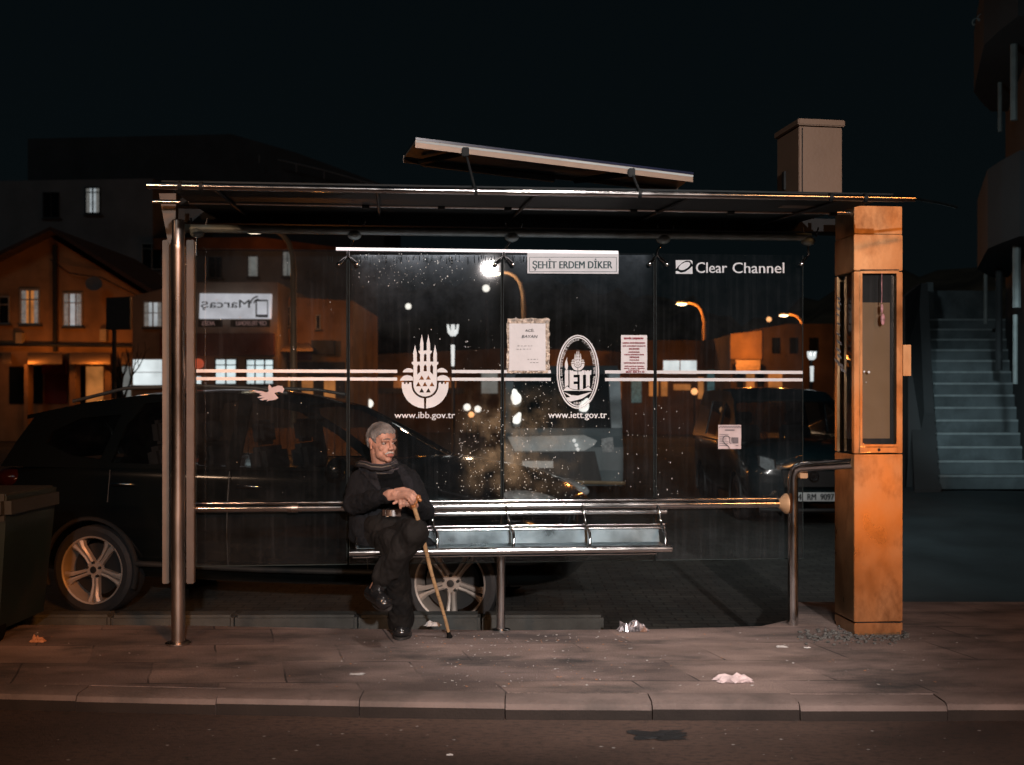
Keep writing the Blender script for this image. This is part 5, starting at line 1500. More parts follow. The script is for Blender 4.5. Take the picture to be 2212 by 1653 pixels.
# bare tree
def bare_tree(px, D, label, hpx, seed):
    r_ = random.Random(seed); b = W(px, 900, D); b.z = -.28
    t = thing('bare_tree', label, 'tree', tuple(b)); mb = MB(); mt = MB()
    top = EYE + (HY - hpx) / F * D
    def br(p, d, L, r, dep, tgt):
        pts = [p]; 
        for i in range(4):
            d = (d + Vector((r_.uniform(-.25, .25), r_.uniform(-.25, .25), r_.uniform(-.02, .2)))).normalized(); pts.append(pts[-1] + d * L / 4)
        tgt.tube(pts, r, 6, r2=r * .55)
        if dep:
            for k in range(3):
                q = pts[r_.randint(2, 4)]; e = (d + Vector((r_.uniform(-.9, .9), r_.uniform(-.9, .9), r_.uniform(0, .5)))).normalized()
                br(q, e, L * .62, r * .5, dep - 1, mb)
    H = top + .28
    br(b, Vector((.12, 0, 1)), H * .45, .07, 3, mt)
    obj('trunk', mt, M('bark', (.03, .022, .016), .9), t); obj('crown', mb, MATS['bark'], t)
bare_tree(272, 24, 'thin bare tree right of the dark billboard pole', 690, 3)

# low orange-lit fence behind the SUV
t = thing('fence', 'orange-lit board fence seen through the SUV windows', 'fence', (W(680, 900, 22).x, 22, -.3))
x = 520
while x < 860:
    obj('board', MB().slab([W(x, 925, 22), W(x + 15, 925, 22), W(x + 15, 1034, 22), W(x, 1034, 22)], (0, .03, 0)), MATS['stucco_orange'], t)
    x += 17
plight(690, 900, 19.5, 90, r=.1, name='fence_fill_light')  # added point light that brightens the fence

# ---------------------------------------------------------------- right side: building and stairs
M('night_concrete', (.12, .15, .16), .8, 0, .35, 2, .3, 20, dirt=(.03, .04, .045), dscale=1.5, damt=.6)
M('night_wall', (.05, .055, .058), .8, 0, .2, 1)
st = thing('staircase', 'grey concrete outdoor staircase climbing beside the dark building at the right', 'staircase', tuple(W(2115, 1055, 14)))
b0 = W(2030, 1056, 14.0); t0 = W(2005, 692, 17.6)
n = 14; run = Vector((t0.x - b0.x, t0.y - b0.y, 0)); rise = t0.z - b0.z; wd = 1.9
for i in range(n):
    p = b0 + run * (i / n); p.z = b0.z + rise * (i + 1) / n; dd = run / n
    obj('step', MB().slab([p, p + Vector((wd, 0, 0)), p + Vector((wd, 0, 0)) + dd * 1.05, p + dd * 1.05], (0, 0, -rise / n * 1.0 - .004)), MATS['night_concrete'], st)
    obj('step_nosing', MB().slab([p - Vector((0, .012, -.003)), p + Vector((wd, -.012, .003)), p + Vector((wd, .03, .003)), p + Vector((0, .03, .003))], (0, 0, -.03)), M('nosing', (.28, .33, .34), .6), st)
obj('base', MB().slab([b0 + Vector((0, .05, 0)), b0 + Vector((wd, .05, 0)), b0 + Vector((wd, .05, -.8)), b0 + Vector((0, .05, -.8))], (0, .3, 0)), MATS['night_wall'], st)
obj('side_wall', MB().slab([Vector((b0.x - .02, b0.y - .1, -.3)), Vector((b0.x - .02, b0.y - .1, b0.z)), Vector((t0.x - .02, t0.y, t0.z + .1)), Vector((t0.x - .02, t0.y, -.3))], (-.35, 0, 0)), MATS['night_wall'], st)
obj('landing_wall', MB().slab([W(2008, 690, 18.2), W(2165, 690, 18.2), W(2165, 628, 18.2), W(2008, 628, 18.2)], (0, .2, 0)), MATS['night_concrete'], st)
obj('gate_post', MB().slab([W(1998, 692, 17.7), W(2018, 692, 17.7), W(2016, 610, 17.7), W(2002, 610, 17.7)], (0, .2, 0)), MATS['night_concrete'], st)

BR = thing('building', 'dark building with balconies and drainpipes cut by the right edge of the picture', 'building', tuple(W(2190, 1060, 13)))
p0 = W(2212 + 60, 900, 11.5); p1 = W(2172, 900, 17.0)
obj('wall', MB().slab([Vector((p0.x, p0.y, -.3)), Vector((p1.x, p1.y, -.3)), Vector((p1.x, p1.y, 9)), Vector((p0.x, p0.y, 9))], (6, 0, 0)), MATS['night_wall'], BR)
M('night_balcony', (.045, .052, .056), .8, 0, .2, 1)
def balcony(z0, z1, y0, y1, out):
    n_ = 8; pts = []
    for i in range(n_ + 1):
        t = i / n_; y = y0 + (y1 - y0) * t; xw = p0.x + (p1.x - p0.x) * (y - p0.y) / (p1.y - p0.y)
        pts.append(Vector((xw - out * min(1, math.sin(PI * (0.12 + .76 * t)) * 1.2), y, z0)))
    pts += [Vector((pts[-1].x + 1.2, y1, z0)), Vector((p0.x + .5, y0, z0))]
    obj('balcony', MB().slab(pts, (0, 0, z1 - z0)), MATS['night_balcony'], BR)
balcony(EYE + (HY - 560) / F * 14.5, EYE + (HY - 400) / F * 14.5, 12.5, 16.6, .55)
balcony(EYE + (HY - 150) / F * 14.5, EYE + (HY - 10) / F * 14.5, 12.5, 16.6, .6)
for px, y0, y1, D, r, mt in ((2129, 530, 700, 16.8, .03, 'pipe_pale'), (2158, 520, 800, 15.8, .05, 'night_balcony'), (2196, 510, 665, 13.6, .05, 'pipe_pale'), (2190, 60, 260, 13.8, .045, 'pipe_pale'), (2160, 110, 285, 15.4, .03, 'pipe_pale'), (2193, 680, 830, 13.6, .03, 'pipe_pale')):
    M('pipe_pale', (.24, .28, .28), .6)
    obj('drainpipe', MB().tube([W(px, y0, D - .3), W(px, y1, D - .3)], r, 8), MATS[mt], BR)
pts = []
for i in range(60):
    t = i / 59; a = t * 12 * PI
    pts.append(W(2100 + 68 * t + 5 * math.cos(a), 52 - 58 * t + 5 * math.sin(a), 14))
obj('wire_coil', MB().tube(pts, .008, 5), MATS['pipe_pale'], BR)
mb = MB(); rows_ = []
for y, z in ((7.2, -.245), (8.2, -.22), (9.6, -.06), (11.5, .10), (14.7, .18)):
    rows_.append([Vector((x0, y, z + .012 * math.sin(x0 * 3 + y))) for x0 in (.36 * y, .36 * y + 1, .36 * y + 2.2, 8.0, 10.5)])
vs = [p for r_ in rows_ for p in r_]
mb.add(vs, [(i * 5 + j, i * 5 + j + 1, (i + 1) * 5 + j + 1, (i + 1) * 5 + j) for i in range(4) for j in range(4)])
tag(obj('yard', mb, M('yard_concrete', (.035, .05, .055), .75, 0, .35, 1.4, .3, 20, dirt=(.03, .04, .045), dscale=1.0, damt=.6)), kind='structure')
WL = thing('wall', 'black boundary wall between the totem and the staircase', 'wall', tuple(W(1975, 1000, 15)))
obj('panel', MB().slab([W(1955, 1090, 14.4), W(2028, 1090, 14.4), W(2004, 612, 16.8), W(1990, 612, 16.8), W(1955, 640, 15.5)], (0, .2, 0)), MATS['night_wall'], WL)
lamp('SPOT', 'stair_fill_light', (4.3, 8.2, 3.6), 520, (.72, .90, .95), .15, to=(6.9, 15.3, 1.0), spot=25, blend=.8)  # added spot that lights the stairs; no fixture stands here

# ---------------------------------------------------------------- waste bin at the left, litter
M('bin_green', (.004, .013, .013), .5, 0, .3, 4, dirt=(.02, .02, .02), dscale=3, damt=.6)
M('bin_grey', (.017, .021, .022), .55, 0, .3, 4)
BX = -.30
bn = thing('waste_bin', 'dark green wheeled waste bin with a grey lid on the pavement at the left edge', 'waste bin', (-2.85, 5.95, 0))
c = Vector((-2.90, 6.02, 0))
xr = W(131, 1200, 5.95).x - .27
mb = MB(); vs = []
for z, k in ((.06, .88), (.3, .92), (.60, .97), (.82, 1.0)):
    for sx, sy in ((-1, -1), (1, -1), (1, 1), (-1, 1)):
        vs.append(Vector((xr - .52 + sx * .52 * k + .52 * (k - 1) * 0, 6.2 + sy * .32 * k, z)))
fs = []
for i in range(3):
    for k in range(4): fs.append((i * 4 + k, i * 4 + (k + 1) % 4, i * 4 + 4 + (k + 1) % 4, i * 4 + 4 + k))
obj('body', MB().add(vs, fs + [(0, 1, 2, 3), (12, 13, 14, 15)]), MATS['bin_green'], bn)
obj('lid', MB().box((xr - .51, 6.18, .755), (1.08, .70, .155), bev=.04), MATS['bin_grey'], bn, smooth=40)
for s in (-.9, .0): obj('wheel', MB().lathe((xr - .1 + s, 5.93, .07), (1, 0, 0), [(0, 0), (.07, 0), (.07, .04), (0, .04)], 16), MATS['black_rubber'], bn)

def crumple(name, label, px, py, w, h, mat, seed, z=0.0, cat='litter'):
    p = G(px, py, z); r_ = random.Random(seed); n = 9; vs = []
    for i in range(n):
        for j in range(n):
            a, b = i / (n - 1) - .5, j / (n - 1) - .5
            k = 1 - .75 * max(abs(a), abs(b))
            hh = h * k * (0.35 + .9 * abs(noise.noise(Vector((a * 4 + seed, b * 4, seed * .7))))) if max(abs(a), abs(b)) < .49 else .002
            vs.append(Vector((p.x + w * a * (1 + r_.uniform(-.25, .25)), p.y + w * .55 * b * (1 + r_.uniform(-.3, .3)), z + .002 + hh)))
    fs = [(i * n + j, (i + 1) * n + j, (i + 1) * n + j + 1, i * n + j + 1) for i in range(n - 1) for j in range(n - 1)]
    return tag(obj(name, MB().add(vs, fs), MATS[mat]), label, cat)
M('tissue', (.62, .50, .50), .8, 0, .1, 20)
M('white_scrap', (.55, .53, .52), .8, 0, .1, 20)
M('foil', (.30, .28, .30), .25, .5, .9, 30)
M('leaf_orange', (.42, .20, .10), .8)
crumple('crumpled_tissue', 'crumpled pinkish tissue lying on the pavement near the kerb', 1584, 1472, .165, .045, 'tissue', 3)
crumple('crumpled_wrapper', 'black and white crumpled wrapper at the back edge of the pavement', 1368, 1362, .165, .07, 'foil', 5)
crumple('paper_scrap', 'torn white paper scrap just behind the tip of the walking stick', 935, 1353, .09, .04, 'white_scrap', 8)
crumple('paper_scrap', 'small white scrap on the slabs between handrail post and totem, the larger one', 1689, 1399, .06, .012, 'white_scrap', 12)
crumple('paper_scrap', 'tiny white scrap left of the totem foot, smaller of the pair', 1744, 1401, .035, .01, 'white_scrap', 13)
crumple('paper_scrap', 'flat white scrap on the slabs below the seated man', 771, 1458, .07, .008, 'white_scrap', 14)
crumple('stone', 'round tan stone beside the foot of the waste bin', 81, 1388, .075, .05, 'leaf_orange', 15, cat='stone')
crumple('dark_rag', 'flattened black rag lying on the road in front of the kerb', 1420, 1590, .22, .014, 'dark_metal', 16, z=-.078)
crumple('paper_scrap', 'lone white scrap on the road at the bottom edge', 972, 1633, .025, .01, 'white_scrap', 17, z=-.078)
# scattered flecks nobody would count
mb = MB(); mo = MB(); rr = random.Random(21)
for _ in range(420):
    px = rr.uniform(60, 2150) if rr.random() < .45 else rr.gauss(1120, 190); py = rr.uniform(1372, 1485) if rr.random() < .8 else rr.uniform(1366, 1400)
    p = G(px, py); s = rr.choice((.003, .004, .006, .010)); a = rr.uniform(0, PI)
    d1 = Vector((math.cos(a), math.sin(a), 0)) * s; d2 = Vector((-math.sin(a), math.cos(a), 0)) * s * rr.uniform(.3, .8)
    t_ = mb if rr.random() < .7 else mo
    q = p + Z * .003
    t_.add([q - d1, q - d2, q + d1 + Z * .002, q + d2], [(0, 1, 2, 3)])
for _ in range(60):
    px = rr.uniform(100, 2150); py = rr.uniform(1552, 1645)
    p = G(px, py, -.078); s = rr.choice((.003, .005, .009)); q = p + Z * .003
    mb.add([q - Vector((s, 0, 0)), q - Vector((0, s * .6, 0)), q + Vector((s, 0, 0)), q + Vector((0, s * .6, 0))], [(0, 1, 2, 3)])
tag(obj('pale_grit', mb, MATS['white_scrap']), kind='stuff', label='pale grit and crumbs scattered on pavement and road')
tag(obj('brown_grit', mo, MATS['leaf_orange']), kind='stuff', label='brown grit and leaf bits scattered on the pavement')
# rubble round the totem foot
mb = MB()
for _ in range(260):
    p = G(rr.uniform(1725, 1960), rr.gauss(1376, 8)); r = rr.uniform(.004, .016)
    if 1845 < CX + p.x / p.y * F < 1952 and p.y > 6.06: continue
    mb.ell((p.x, p.y, r * .4), (r, r * .8, r * .6), rot=Matrix.Rotation(rr.uniform(0, 3), 3, 'Z'), seg=6, rings=4)
tag(obj('rubble', mb, M('rubble_grey', (.10, .10, .095), .9, 0, .4, 30)), kind='stuff', label='crumbled grey rubble around the foot of the totem')

lamp('AREA', 'van_fill_light', (2.6, 9.6, 3.6), 55, (.80, .92, .95), .3, to=(3.4, 13.6, .5))  # added lamp that brightens the front of the van
# ---------------------------------------------------------------- the seated man
def man_mats():
    M('skin', (.42, .235, .175), .5, 0, .24, 22, .3, 130, dirt=(.33, .15, .11), dscale=12, damt=.5, spec=.4)
    M('hair', (.165, .160, .158), .7, 0, .75, 16, 1.0, 160, stretch=(1, 1, .5))
    M('moustache', (.55, .53, .50), .8, 0, .25, 60, .8, 300)
    M('brow_hair', (.16, .14, .13), .8, 0, .3, 60, .8, 300)
    M('lip', (.33, .13, .11), .45, 0, .1, 40)
    M('eye_white', (.20, .18, .17), .25, 0, .05)
    M('iris', (.012, .009, .008), .15)
    M('coat_wool', (.0075, .0085, .0105), .9, 0, .35, 14, .7, 45, spec=.2)
    M('lapel_wool', (.014, .015, .0185), .9, 0, .3, 16, .6, 60, spec=.2)
    M('sweater', (.004, .005, .006), .95, 0, .2, 30, .4, 90, spec=.1)
    M('trousers', (.0105, .0095, .0090), .85, 0, .35, 9, .5, 30, spec=.2)
    M('shoe_leather', (.012, .012, .013), .22, 0, .2, 20, .1, 40, spec=.7)
    M('sole_rubber', (.02, .018, .017), .7)
    M('belt_leather', (.05, .028, .02), .35, 0, .4, 20)
    M('cane_wood', (.42, .27, .14), .5, 0, .25, 14, .15, 50, dirt=(.16, .09, .05), dscale=20, damt=.6)
    M('handle_wood', (.34, .14, .05), .35, 0, .3, 18)
    m = M('scarf', (.03, .03, .035), .9, 0, .2, 20, .4, 80)
    nt = m.node_tree; N = nt.nodes; L = nt.links; b = N['Principled BSDF']
    a = N.new('ShaderNodeAttribute'); a.attribute_name = 'stripe'
    rp = N.new('ShaderNodeValToRGB'); rp.color_ramp.interpolation = 'CONSTANT'
    cr = rp.color_ramp; cr.elements[0].color = (.012, .012, .016, 1); cr.elements[1].position = .34; cr.elements[1].color = (.13, .125, .12, 1)
    for p, c in ((.42, (.012, .012, .014, 1)), (.55, (.07, .06, .075, 1)), (.66, (.014, .014, .016, 1)), (.86, (.20, .18, .15, 1)), (.92, (.012, .012, .014, 1))):
        e = cr.elements.new(p); e.color = c
    L.new(a.outputs['Fac'], rp.inputs[0]); L.new(rp.outputs[0], b.inputs['Base Color'])
man_mats()

PELV = W(838, 1158, 6.02); CHEST = W(830, 1062, 6.03); NECK = W(829, 1014, 5.99)
RS, RE, RW = W(777, 1038, 6.02), W(764, 1092, 5.90), W(842, 1068, 5.66)
LS, LE, LW = W(884, 1038, 6.00), W(917, 1104, 5.92), W(893, 1091, 5.68)
RH, RK, RA = W(816, 1168, 6.05), W(850, 1172, 5.74), W(867, 1340, 6.06)
LH, LK, LA = W(864, 1165, 6.05), W(893, 1152, 5.66), W(822, 1252, 5.76)
MAN = thing('person', 'grey-haired man in dark coat and striped scarf sitting cross-legged, hands on a cane', 'person', (PELV.x, PELV.y, 0))
HC = W(825.5, 956, 5.92); hyaw = R(40)
HF = Vector((math.sin(hyaw), -math.cos(hyaw), -.03)).normalized(); HL = Z.cross(HF).normalized(); HU = HF.cross(HL).normalized() if HF.cross(HL).z > 0 else HL.cross(HF).normalized()
HM = Matrix((HL, HF, HU)).transposed()
def h(x, y, z): return HC + HM @ Vector((x, y, z))
def hinv(p): return HM.transposed() @ (p - HC)

bd = MB()
# head
bd.ell(h(0, -.016, .026), (.0755, .094, .086), HM, 28, 18)
bd.ell(h(0, .040, .040), (.060, .048, .050), HM)
bd.ell(h(0, .026, -.034), (.060, .062, .072), HM, 24, 16)
bd.ell(h(0, .030, -.076), (.048, .050, .036), HM)
bd.ell(h(0, .069, -.098), (.021, .017, .016), HM)
for s in (-1, 1):
    bd.ell(h(s * .036, .030, -.066), (.023, .036, .030), HM)
    bd.ell(h(s * .039, .058, -.030), (.021, .019, .017), HM)
    bd.ell(h(s * .024, .071, -.050), (.014, .014, .020), HM)
    bd.cap(h(s * .008, .090, .019), h(s * .046, .074, .018), .0100, .008)
    bd.cap(h(s * .019, .080, .0085), h(s * .045, .068, .0075), .0052, .0045)
    bd.cap(h(s * .020, .077, -.0125), h(s * .042, .068, -.014), .0055, .005)
    bd.ell(h(s * .0125, .0985, -.0335), (.0085, .011, .0085), HM)
    er = Matrix.Rotation(s * R(-18), 3, 'Z')
    bd.ell(h(s * .076, -.008, -.004), (.008, .019, .032), HM @ er)
    bd.ell(h(s * .080, -.014, .012), (.008, .014, .017), HM @ er)
    bd.ell(h(s * .076, -.002, -.030), (.007, .010, .012), HM @ er)
bd.cap(h(0, .086, .014), h(0, .104, -.026), .0085, .0118)
bd.ell(h(0, .108, -.030), (.0125, .011, .010), HM)
bd.ell(h(0, .064, -.062), (.031, .027, .026), HM)
bd.cap(h(-.020, .086, -.0635), h(.020, .086, -.0635), .0058); bd.cap(h(-.017, .0865, -.0735), h(.017, .0865, -.0735), .0068)
HS = .935
bd.v = [HC + (v - HC) * HS for v in bd.v]
_h0 = h
def h(x, y, z): return HC + (_h0(x, y, z) - HC) * HS
def hinv(p): return HM.transposed() @ (p - HC) / HS
bd.cap(h(0, -.022, -.055), NECK - Z * .02, .056, .062)
# torso and limbs under the clothes
bd.ell(CHEST - Z * .02, (.135, .085, .165)).ell(CHEST + Z * .07, (.12, .065, .09)).ell(CHEST.lerp(PELV, .6), (.125, .085, .15)).ell(PELV + Z * .01, (.135, .10, .095)).cap(RS, LS, .038)
for a, b, r0, r1 in ((RS, RE, .042, .037), (RE, RW, .037, .027), (LS, LE, .042, .037), (LE, LW, .037, .027), (RH, RK, .078, .060), (RK, RA, .052, .036), (LH, LK, .078, .060), (LK, LA, .052, .036)):
    bd.cap(a, b, r0, r1)
bd.ell(RS, (.045, .045, .045)).ell(LS, (.045, .045, .045))
# feet inside the shoes
bd.cap(RA, W(867, 1365, 6.10), .034, .03).cap(W(867, 1368, 6.10), W(867, 1372, 6.02), .03, .026)
bd.cap(LA, W(806, 1278, 5.80), .034, .03).cap(W(806, 1280, 5.80), W(824, 1296, 5.68), .03, .026)
# right hand, on top of the handle
def chain(pts, rs):
    for (p, q, r0, r1) in zip(pts, pts[1:], rs, rs[1:]): bd.cap(p, q, r0, r1, seg=10)
wr = RW
kn = [W(883, 1059.5, 5.625), W(882, 1064, 5.60), W(879, 1069, 5.59), W(875, 1073, 5.60)]
for i, k in enumerate(kn):
    bd.cap(wr + Vector((0, -.006, .008 - .009 * i)), k, .020 - .001 * i, .0115, seg=12)
bd.ell(W(862, 1066.5, 5.63), (.042, .020, .021), Matrix.Rotation(R(-6), 3, 'Y'))
chain([kn[0], W(892, 1063, 5.60), W(898, 1070, 5.59), W(899, 1076, 5.60)], (.0105, .0095, .0088, .0075))
chain([kn[1], W(890, 1068.5, 5.575), W(896, 1076, 5.57), W(896.5, 1082.5, 5.58)], (.0108, .0097, .0090, .0076))
chain([kn[2], W(887, 1074, 5.565), W(892.5, 1081.5, 5.565), W(892, 1088, 5.575)], (.0105, .0094, .0087, .0074))
chain([kn[3], W(882, 1078, 5.57), W(887, 1084, 5.57), W(888, 1089, 5.58)], (.0095, .0084, .0078, .0068))
chain([W(855, 1060, 5.66), W(872, 1056.5, 5.68), W(886, 1061, 5.69), W(894, 1067, 5.69)], (.014, .012, .010, .0085))
# left hand, fist under it with the fingers towards us
bd.ell(W(874, 1085, 5.655), (.036, .022, .020))
bd.cap(LW, W(880, 1086, 5.65), .026, .020)
for i, px in enumerate((864.5, 871.5, 878.5, 885)):
    r = .0092 - .0004 * i
    chain([W(px + 1, 1078.5, 5.645), W(px, 1080.5, 5.618), W(px - .3, 1088 + (2 if i == 0 else 0), 5.606), W(px + .5, 1094 + (4 if i == 0 else 0) - .5 * i, 5.618)], (r, r, r * .95, r * .82))
chain([W(868, 1083, 5.65), W(859, 1083.5, 5.63), W(850.5, 1087.5, 5.622)], (.012, .0098, .0078))
me = fuse(bd, .0034, 3, sf=.45)
body = obj('body', me, MATS['skin'], MAN, smooth=True)
minv = ROOTM[MAN.name]
HOLD = [(v.co + Vector((PELV.x, PELV.y, 0))).copy() for v in me.vertices]; HN = [v.normal.copy() for v in me.vertices]
HFc = [tuple(p.vertices) for p in me.polygons]

def skin_patch(name, co, nr, fc, cond, off, mat, parent, smooth=True, under=.003):
    """lift the faces that satisfy cond() off a surface as a thin solid layer"""
    ok = [cond(p, n) for p, n in zip(co, nr)]
    idx = {}; vs = []; fs = []
    for f in fc:
        if all(ok[i] for i in f):
            g = []
            for i in f:
                if i not in idx: idx[i] = len(vs); vs.append(co[i] + nr[i] * (off(co[i]) if callable(off) else off))
                g.append(idx[i])
            fs.append(tuple(g))
    if not fs: print('EMPTY', name); return None
    # keep only the largest connected piece
    par = list(range(len(vs)))
    def find(i):
        while par[i] != i: par[i] = par[par[i]]; i = par[i]
        return i
    for f in fs:
        for i in f[1:]: par[find(i)] = find(f[0])
    cnt = {}
    for f in fs: k = find(f[0]); cnt[k] = cnt.get(k, 0) + 1
    big = max(cnt, key=cnt.get); fs = [f for f in fs if find(f[0]) == big]
    used = sorted({i for f in fs for i in f}); rm = {o_: n_ for n_, o_ in enumerate(used)}
    vs = [vs[i] for i in used]; fs = [tuple(rm[i] for i in f) for f in fs]; idx = {k: rm[v] for k, v in idx.items() if v in rm}
    # rim walls down to the surface
    edges = {}
    for f in fs:
        for a, b in zip(f, f[1:] + f[:1]): edges[(a, b)] = 1
    rev = {v: k for k, v in idx.items()}; low = {}
    for (a, b) in list(edges):
        if (b, a) not in edges:
            for k in (a, b):
                if k not in low: low[k] = len(vs); vs.append(co[rev[k]] - nr[rev[k]] * under)
            fs.append((b, a, low[a], low[b]))
    return obj(name, MB().add(vs, fs), mat, parent, smooth=smooth, fix=False)

def hairline(q):
    x, y, z = q; ax_ = abs(x)
    tab = [(-.12, -.052), (-.05, -.050), (-.022, -.020), (-.010, .012), (.012, .010), (.030, -.006), (.036, .030), (.050, .048), (.075, .056), (.13, .056)]
    return interp(tab, y)[0] + (.004 * math.sin(x * 260) if y > .03 else 0)
def hc(p, n):
    q = hinv(p)
    if q.z < -.06 or q.z > .2 or abs(q.x) > .12 or abs(q.y) > .14: return False
    if abs(q.x) > .0765 and q.z < .036 and -.04 < q.y < .02: return False
    return q.z > hairline(q)
def ho(p):
    q = hinv(p); d = q.z - hairline(q)
    return (.0015 + .0085 * min(1, max(0, d) / .022)) * (1 + .35 * noise.noise(p * 55)) + .0022 * noise.noise(Vector((p.x * 160, p.y * 160, p.z * 60)))
skin_patch('hair', HOLD, HN, HFc, hc, ho, MATS['hair'], MAN)
skin_patch('lips', HOLD, HN, HFc, lambda p, n: (lambda q: q.y > .07 and abs(q.x) < .021 * (1 - ((q.z + .069) / .012) ** 2 * .4) and -.080 < q.z < -.060)(hinv(p)), .0008, MATS['lip'], MAN)
def hcap(name, pts, rs, mat):
    mb = MB()
    for (p, q, r0, r1) in zip(pts, pts[1:], rs, rs[1:]): mb.cap(h(*p), h(*q), r0, r1, seg=8)
    m_ = fuse(mb, .0014, 1)
    return obj(name, m_, mat, MAN, smooth=True)
for s in (-1, 1):
    hcap('moustache', [(s * .002, .0945, -.053), (s * .014, .093, -.055), (s * .028, .081, -.063)], (.0058, .0062, .0028), MATS['moustache'])
    hcap('eyebrow', [(s * .010, .0995, .0235), (s * .026, .096, .028), (s * .047, .080, .0215)], (.0030, .0040, .0022), MATS['brow_hair'])
    ec = h(s * .0315, .0665, -.0015)
    eb = obj('eye', MB().ell(ec, (.0125, .0125, .0115), HM, 16, 12), MATS['eye_white'], MAN, smooth=True)
    gd = (HF * .9 + HL * .28).normalized()
    obj('iris', MB().ell(ec + gd * .0088, (.0058, .0052, .0058), HM, 12, 8), MATS['iris'], eb, smooth=True)

# ---- clothes
tr = MB()
tr.ell(PELV - Z * .005, (.172, .135, .118)).ell(W(842, 1135, 5.96), (.145, .115, .09))
tr.cap(RH, RK, .098, .078).cap(RK, RA + Z * .0, .078, .068).cap(RK.lerp(RA, .55), RA - Z * .012, .072, .076)
tr.cap(LH, LK, .100, .082).cap(LK, LA + (LK - LA) * .06, .080, .060)
tr.cap(LK.lerp(LA, .2) , LK.lerp(LA, .75), .078, .068)
tm = fuse(tr, .007, 4, .015, .065)
obj('trousers', tm, MATS['trousers'], MAN, smooth=True)

ct = MB()
ct.ell(CHEST + Z * .01, (.185, .122, .185)).cap(RS + Vector((.018, 0, .0)), LS + Vector((-.018, 0, .0)), .064, .064).ell(NECK - Z * .03, (.12, .085, .055))
ct.ell(W(828, 1110, 6.04), (.165, .118, .15)).ell(W(797, 1150, 6.06), (.115, .13, .10)).ell(W(780, 1130, 6.0), (.065, .095, .13)).ell(W(868, 1140, 6.10), (.15, .10, .12))
ct.cap(RS, RE, .064, .057).cap(RE, RW.lerp(RE, .09), .057, .043)
ct.cap(LS, LE, .062, .058).cap(LE, LW.lerp(LE, .12), .057, .043)
ct.cap(W(905, 1165, 6.03), W(935, 1178, 5.98), .045, .022).cap(W(790, 1165, 5.98), W(800, 1183, 5.94), .06, .05)
cm = fuse(ct, .006, 4, .013, .075)
coat = obj('coat', cm, MATS['coat_wool'], MAN, smooth=True)
CO = [(v.co + Vector((PELV.x, PELV.y, 0))).copy() for v in cm.vertices]; CN = [v.normal.copy() for v in cm.vertices]; CF = [tuple(p.vertices) for p in cm.polygons]
def toP(p): return (CX + p.x / p.y * F, HY + (EYE - p.z) / p.y * F)
def inpoly(x, y, poly):
    c = False; n = len(poly)
    for i in range(n):
        x0, y0 = poly[i]; x1, y1 = poly[(i + 1) % n]
        if (y0 > y) != (y1 > y) and x < (x1 - x0) * (y - y0) / (y1 - y0) + x0: c = not c
    return c
def z3(*pts): return [(691.3 + x * .3346, 864.1 + y * .3346) for x, y in pts]
def front_patch(name, poly, off, mat):
    return skin_patch(name, CO, CN, CF, lambda p, n: n.y < .05 and inpoly(*toP(p), poly), off, mat, MAN)
front_patch('sweater', z3((330, 425), (490, 425), (520, 500), (552, 590), (520, 640), (470, 720), (400, 720), (398, 600), (380, 530)), .004, MATS['sweater'])
front_patch('lapel', z3((235, 435), (345, 425), (372, 480), (398, 575), (385, 600), (330, 545), (285, 490)), .009, MATS['lapel_wool'])
front_patch('lapel', z3((478, 425), (530, 425), (600, 520), (605, 590), (555, 600), (520, 510)), .009, MATS['lapel_wool'])
# belt and buckle
def bp_(px, py, D): return W(px, py, D)
mb = MB(); n = 8; vs = []
for i in range(n + 1):
    t = i / n; px = 826 + 40 * t; D = 5.865 - .015 * math.sin(PI * t)
    vs += [bp_(px, 1101 + 2 * t, D), bp_(px, 1114.5 + 1.5 * t, D - .006)]
mb.add([v for v in vs] + [v + Vector((0, .05, 0)) for v in vs], [(i * 2, i * 2 + 2, i * 2 + 3, i * 2 + 1) for i in range(n)] + [(i * 2, i * 2 + 18, i * 2 + 20, i * 2 + 2) for i in range(n)] + [(i * 2 + 1, i * 2 + 3, i * 2 + 21, i * 2 + 19) for i in range(n)])
belt = obj('belt', mb, MATS['belt_leather'], MAN, smooth=40)
mb = MB().tube([bp_(841, 1099.5, 5.84), bp_(832.5, 1100, 5.84), bp_(834, 1116.5, 5.835), bp_(842, 1116.5, 5.835)], .0022, 8)
obj('buckle', mb, MATS['steel'], belt)
# scarf: coils round the neck and a tail over the right shoulder
def scarf_tube(pts, rx, ry, seed):
    vs = []; fs = []; st = []; n = len(pts); seg = 20; up = None
    for i, p in enumerate(pts):
        d = (pts[min(i + 1, n - 1)] - pts[max(i - 1, 0)]).normalized()
        a = d.cross(Z).normalized(); b = a.cross(d).normalized()
        for k in range(seg):
            t = 2 * PI * k / seg + .25 * math.sin(i * .5 + seed)
            w = 1 + .18 * math.sin(3 * t + i * .45 + seed)
            vs.append(p + a * math.cos(t) * rx * w + b * math.sin(t) * ry * w); st.append((k / seg * 2 + i * .012) % 1.0)
    for i in range(n - 1):
        for k in range(seg): fs.append((i * seg + k, i * seg + (k + 1) % seg, (i + 1) * seg + (k + 1) % seg, (i + 1) * seg + k))
    fs.append(tuple(range(seg))); fs.append(tuple(range((n - 1) * seg, n * seg)))
    return vs, fs, st
allv = []; allf = []; alls = []
nc = W(829, 1000, 5.985)
def coil(z0, rx, ry, tilt, r1, r2, seed, a0=-200, a1=160):
    pts = []
    for i in range(37):
        t = R(a0 + (a1 - a0) * i / 36)
        pts.append(nc + Vector((rx * math.cos(t), ry * math.sin(t), z0 + tilt * math.cos(t) - .014 * max(0, -math.sin(t)))))
    return scarf_tube(pts, r1, r2, seed)
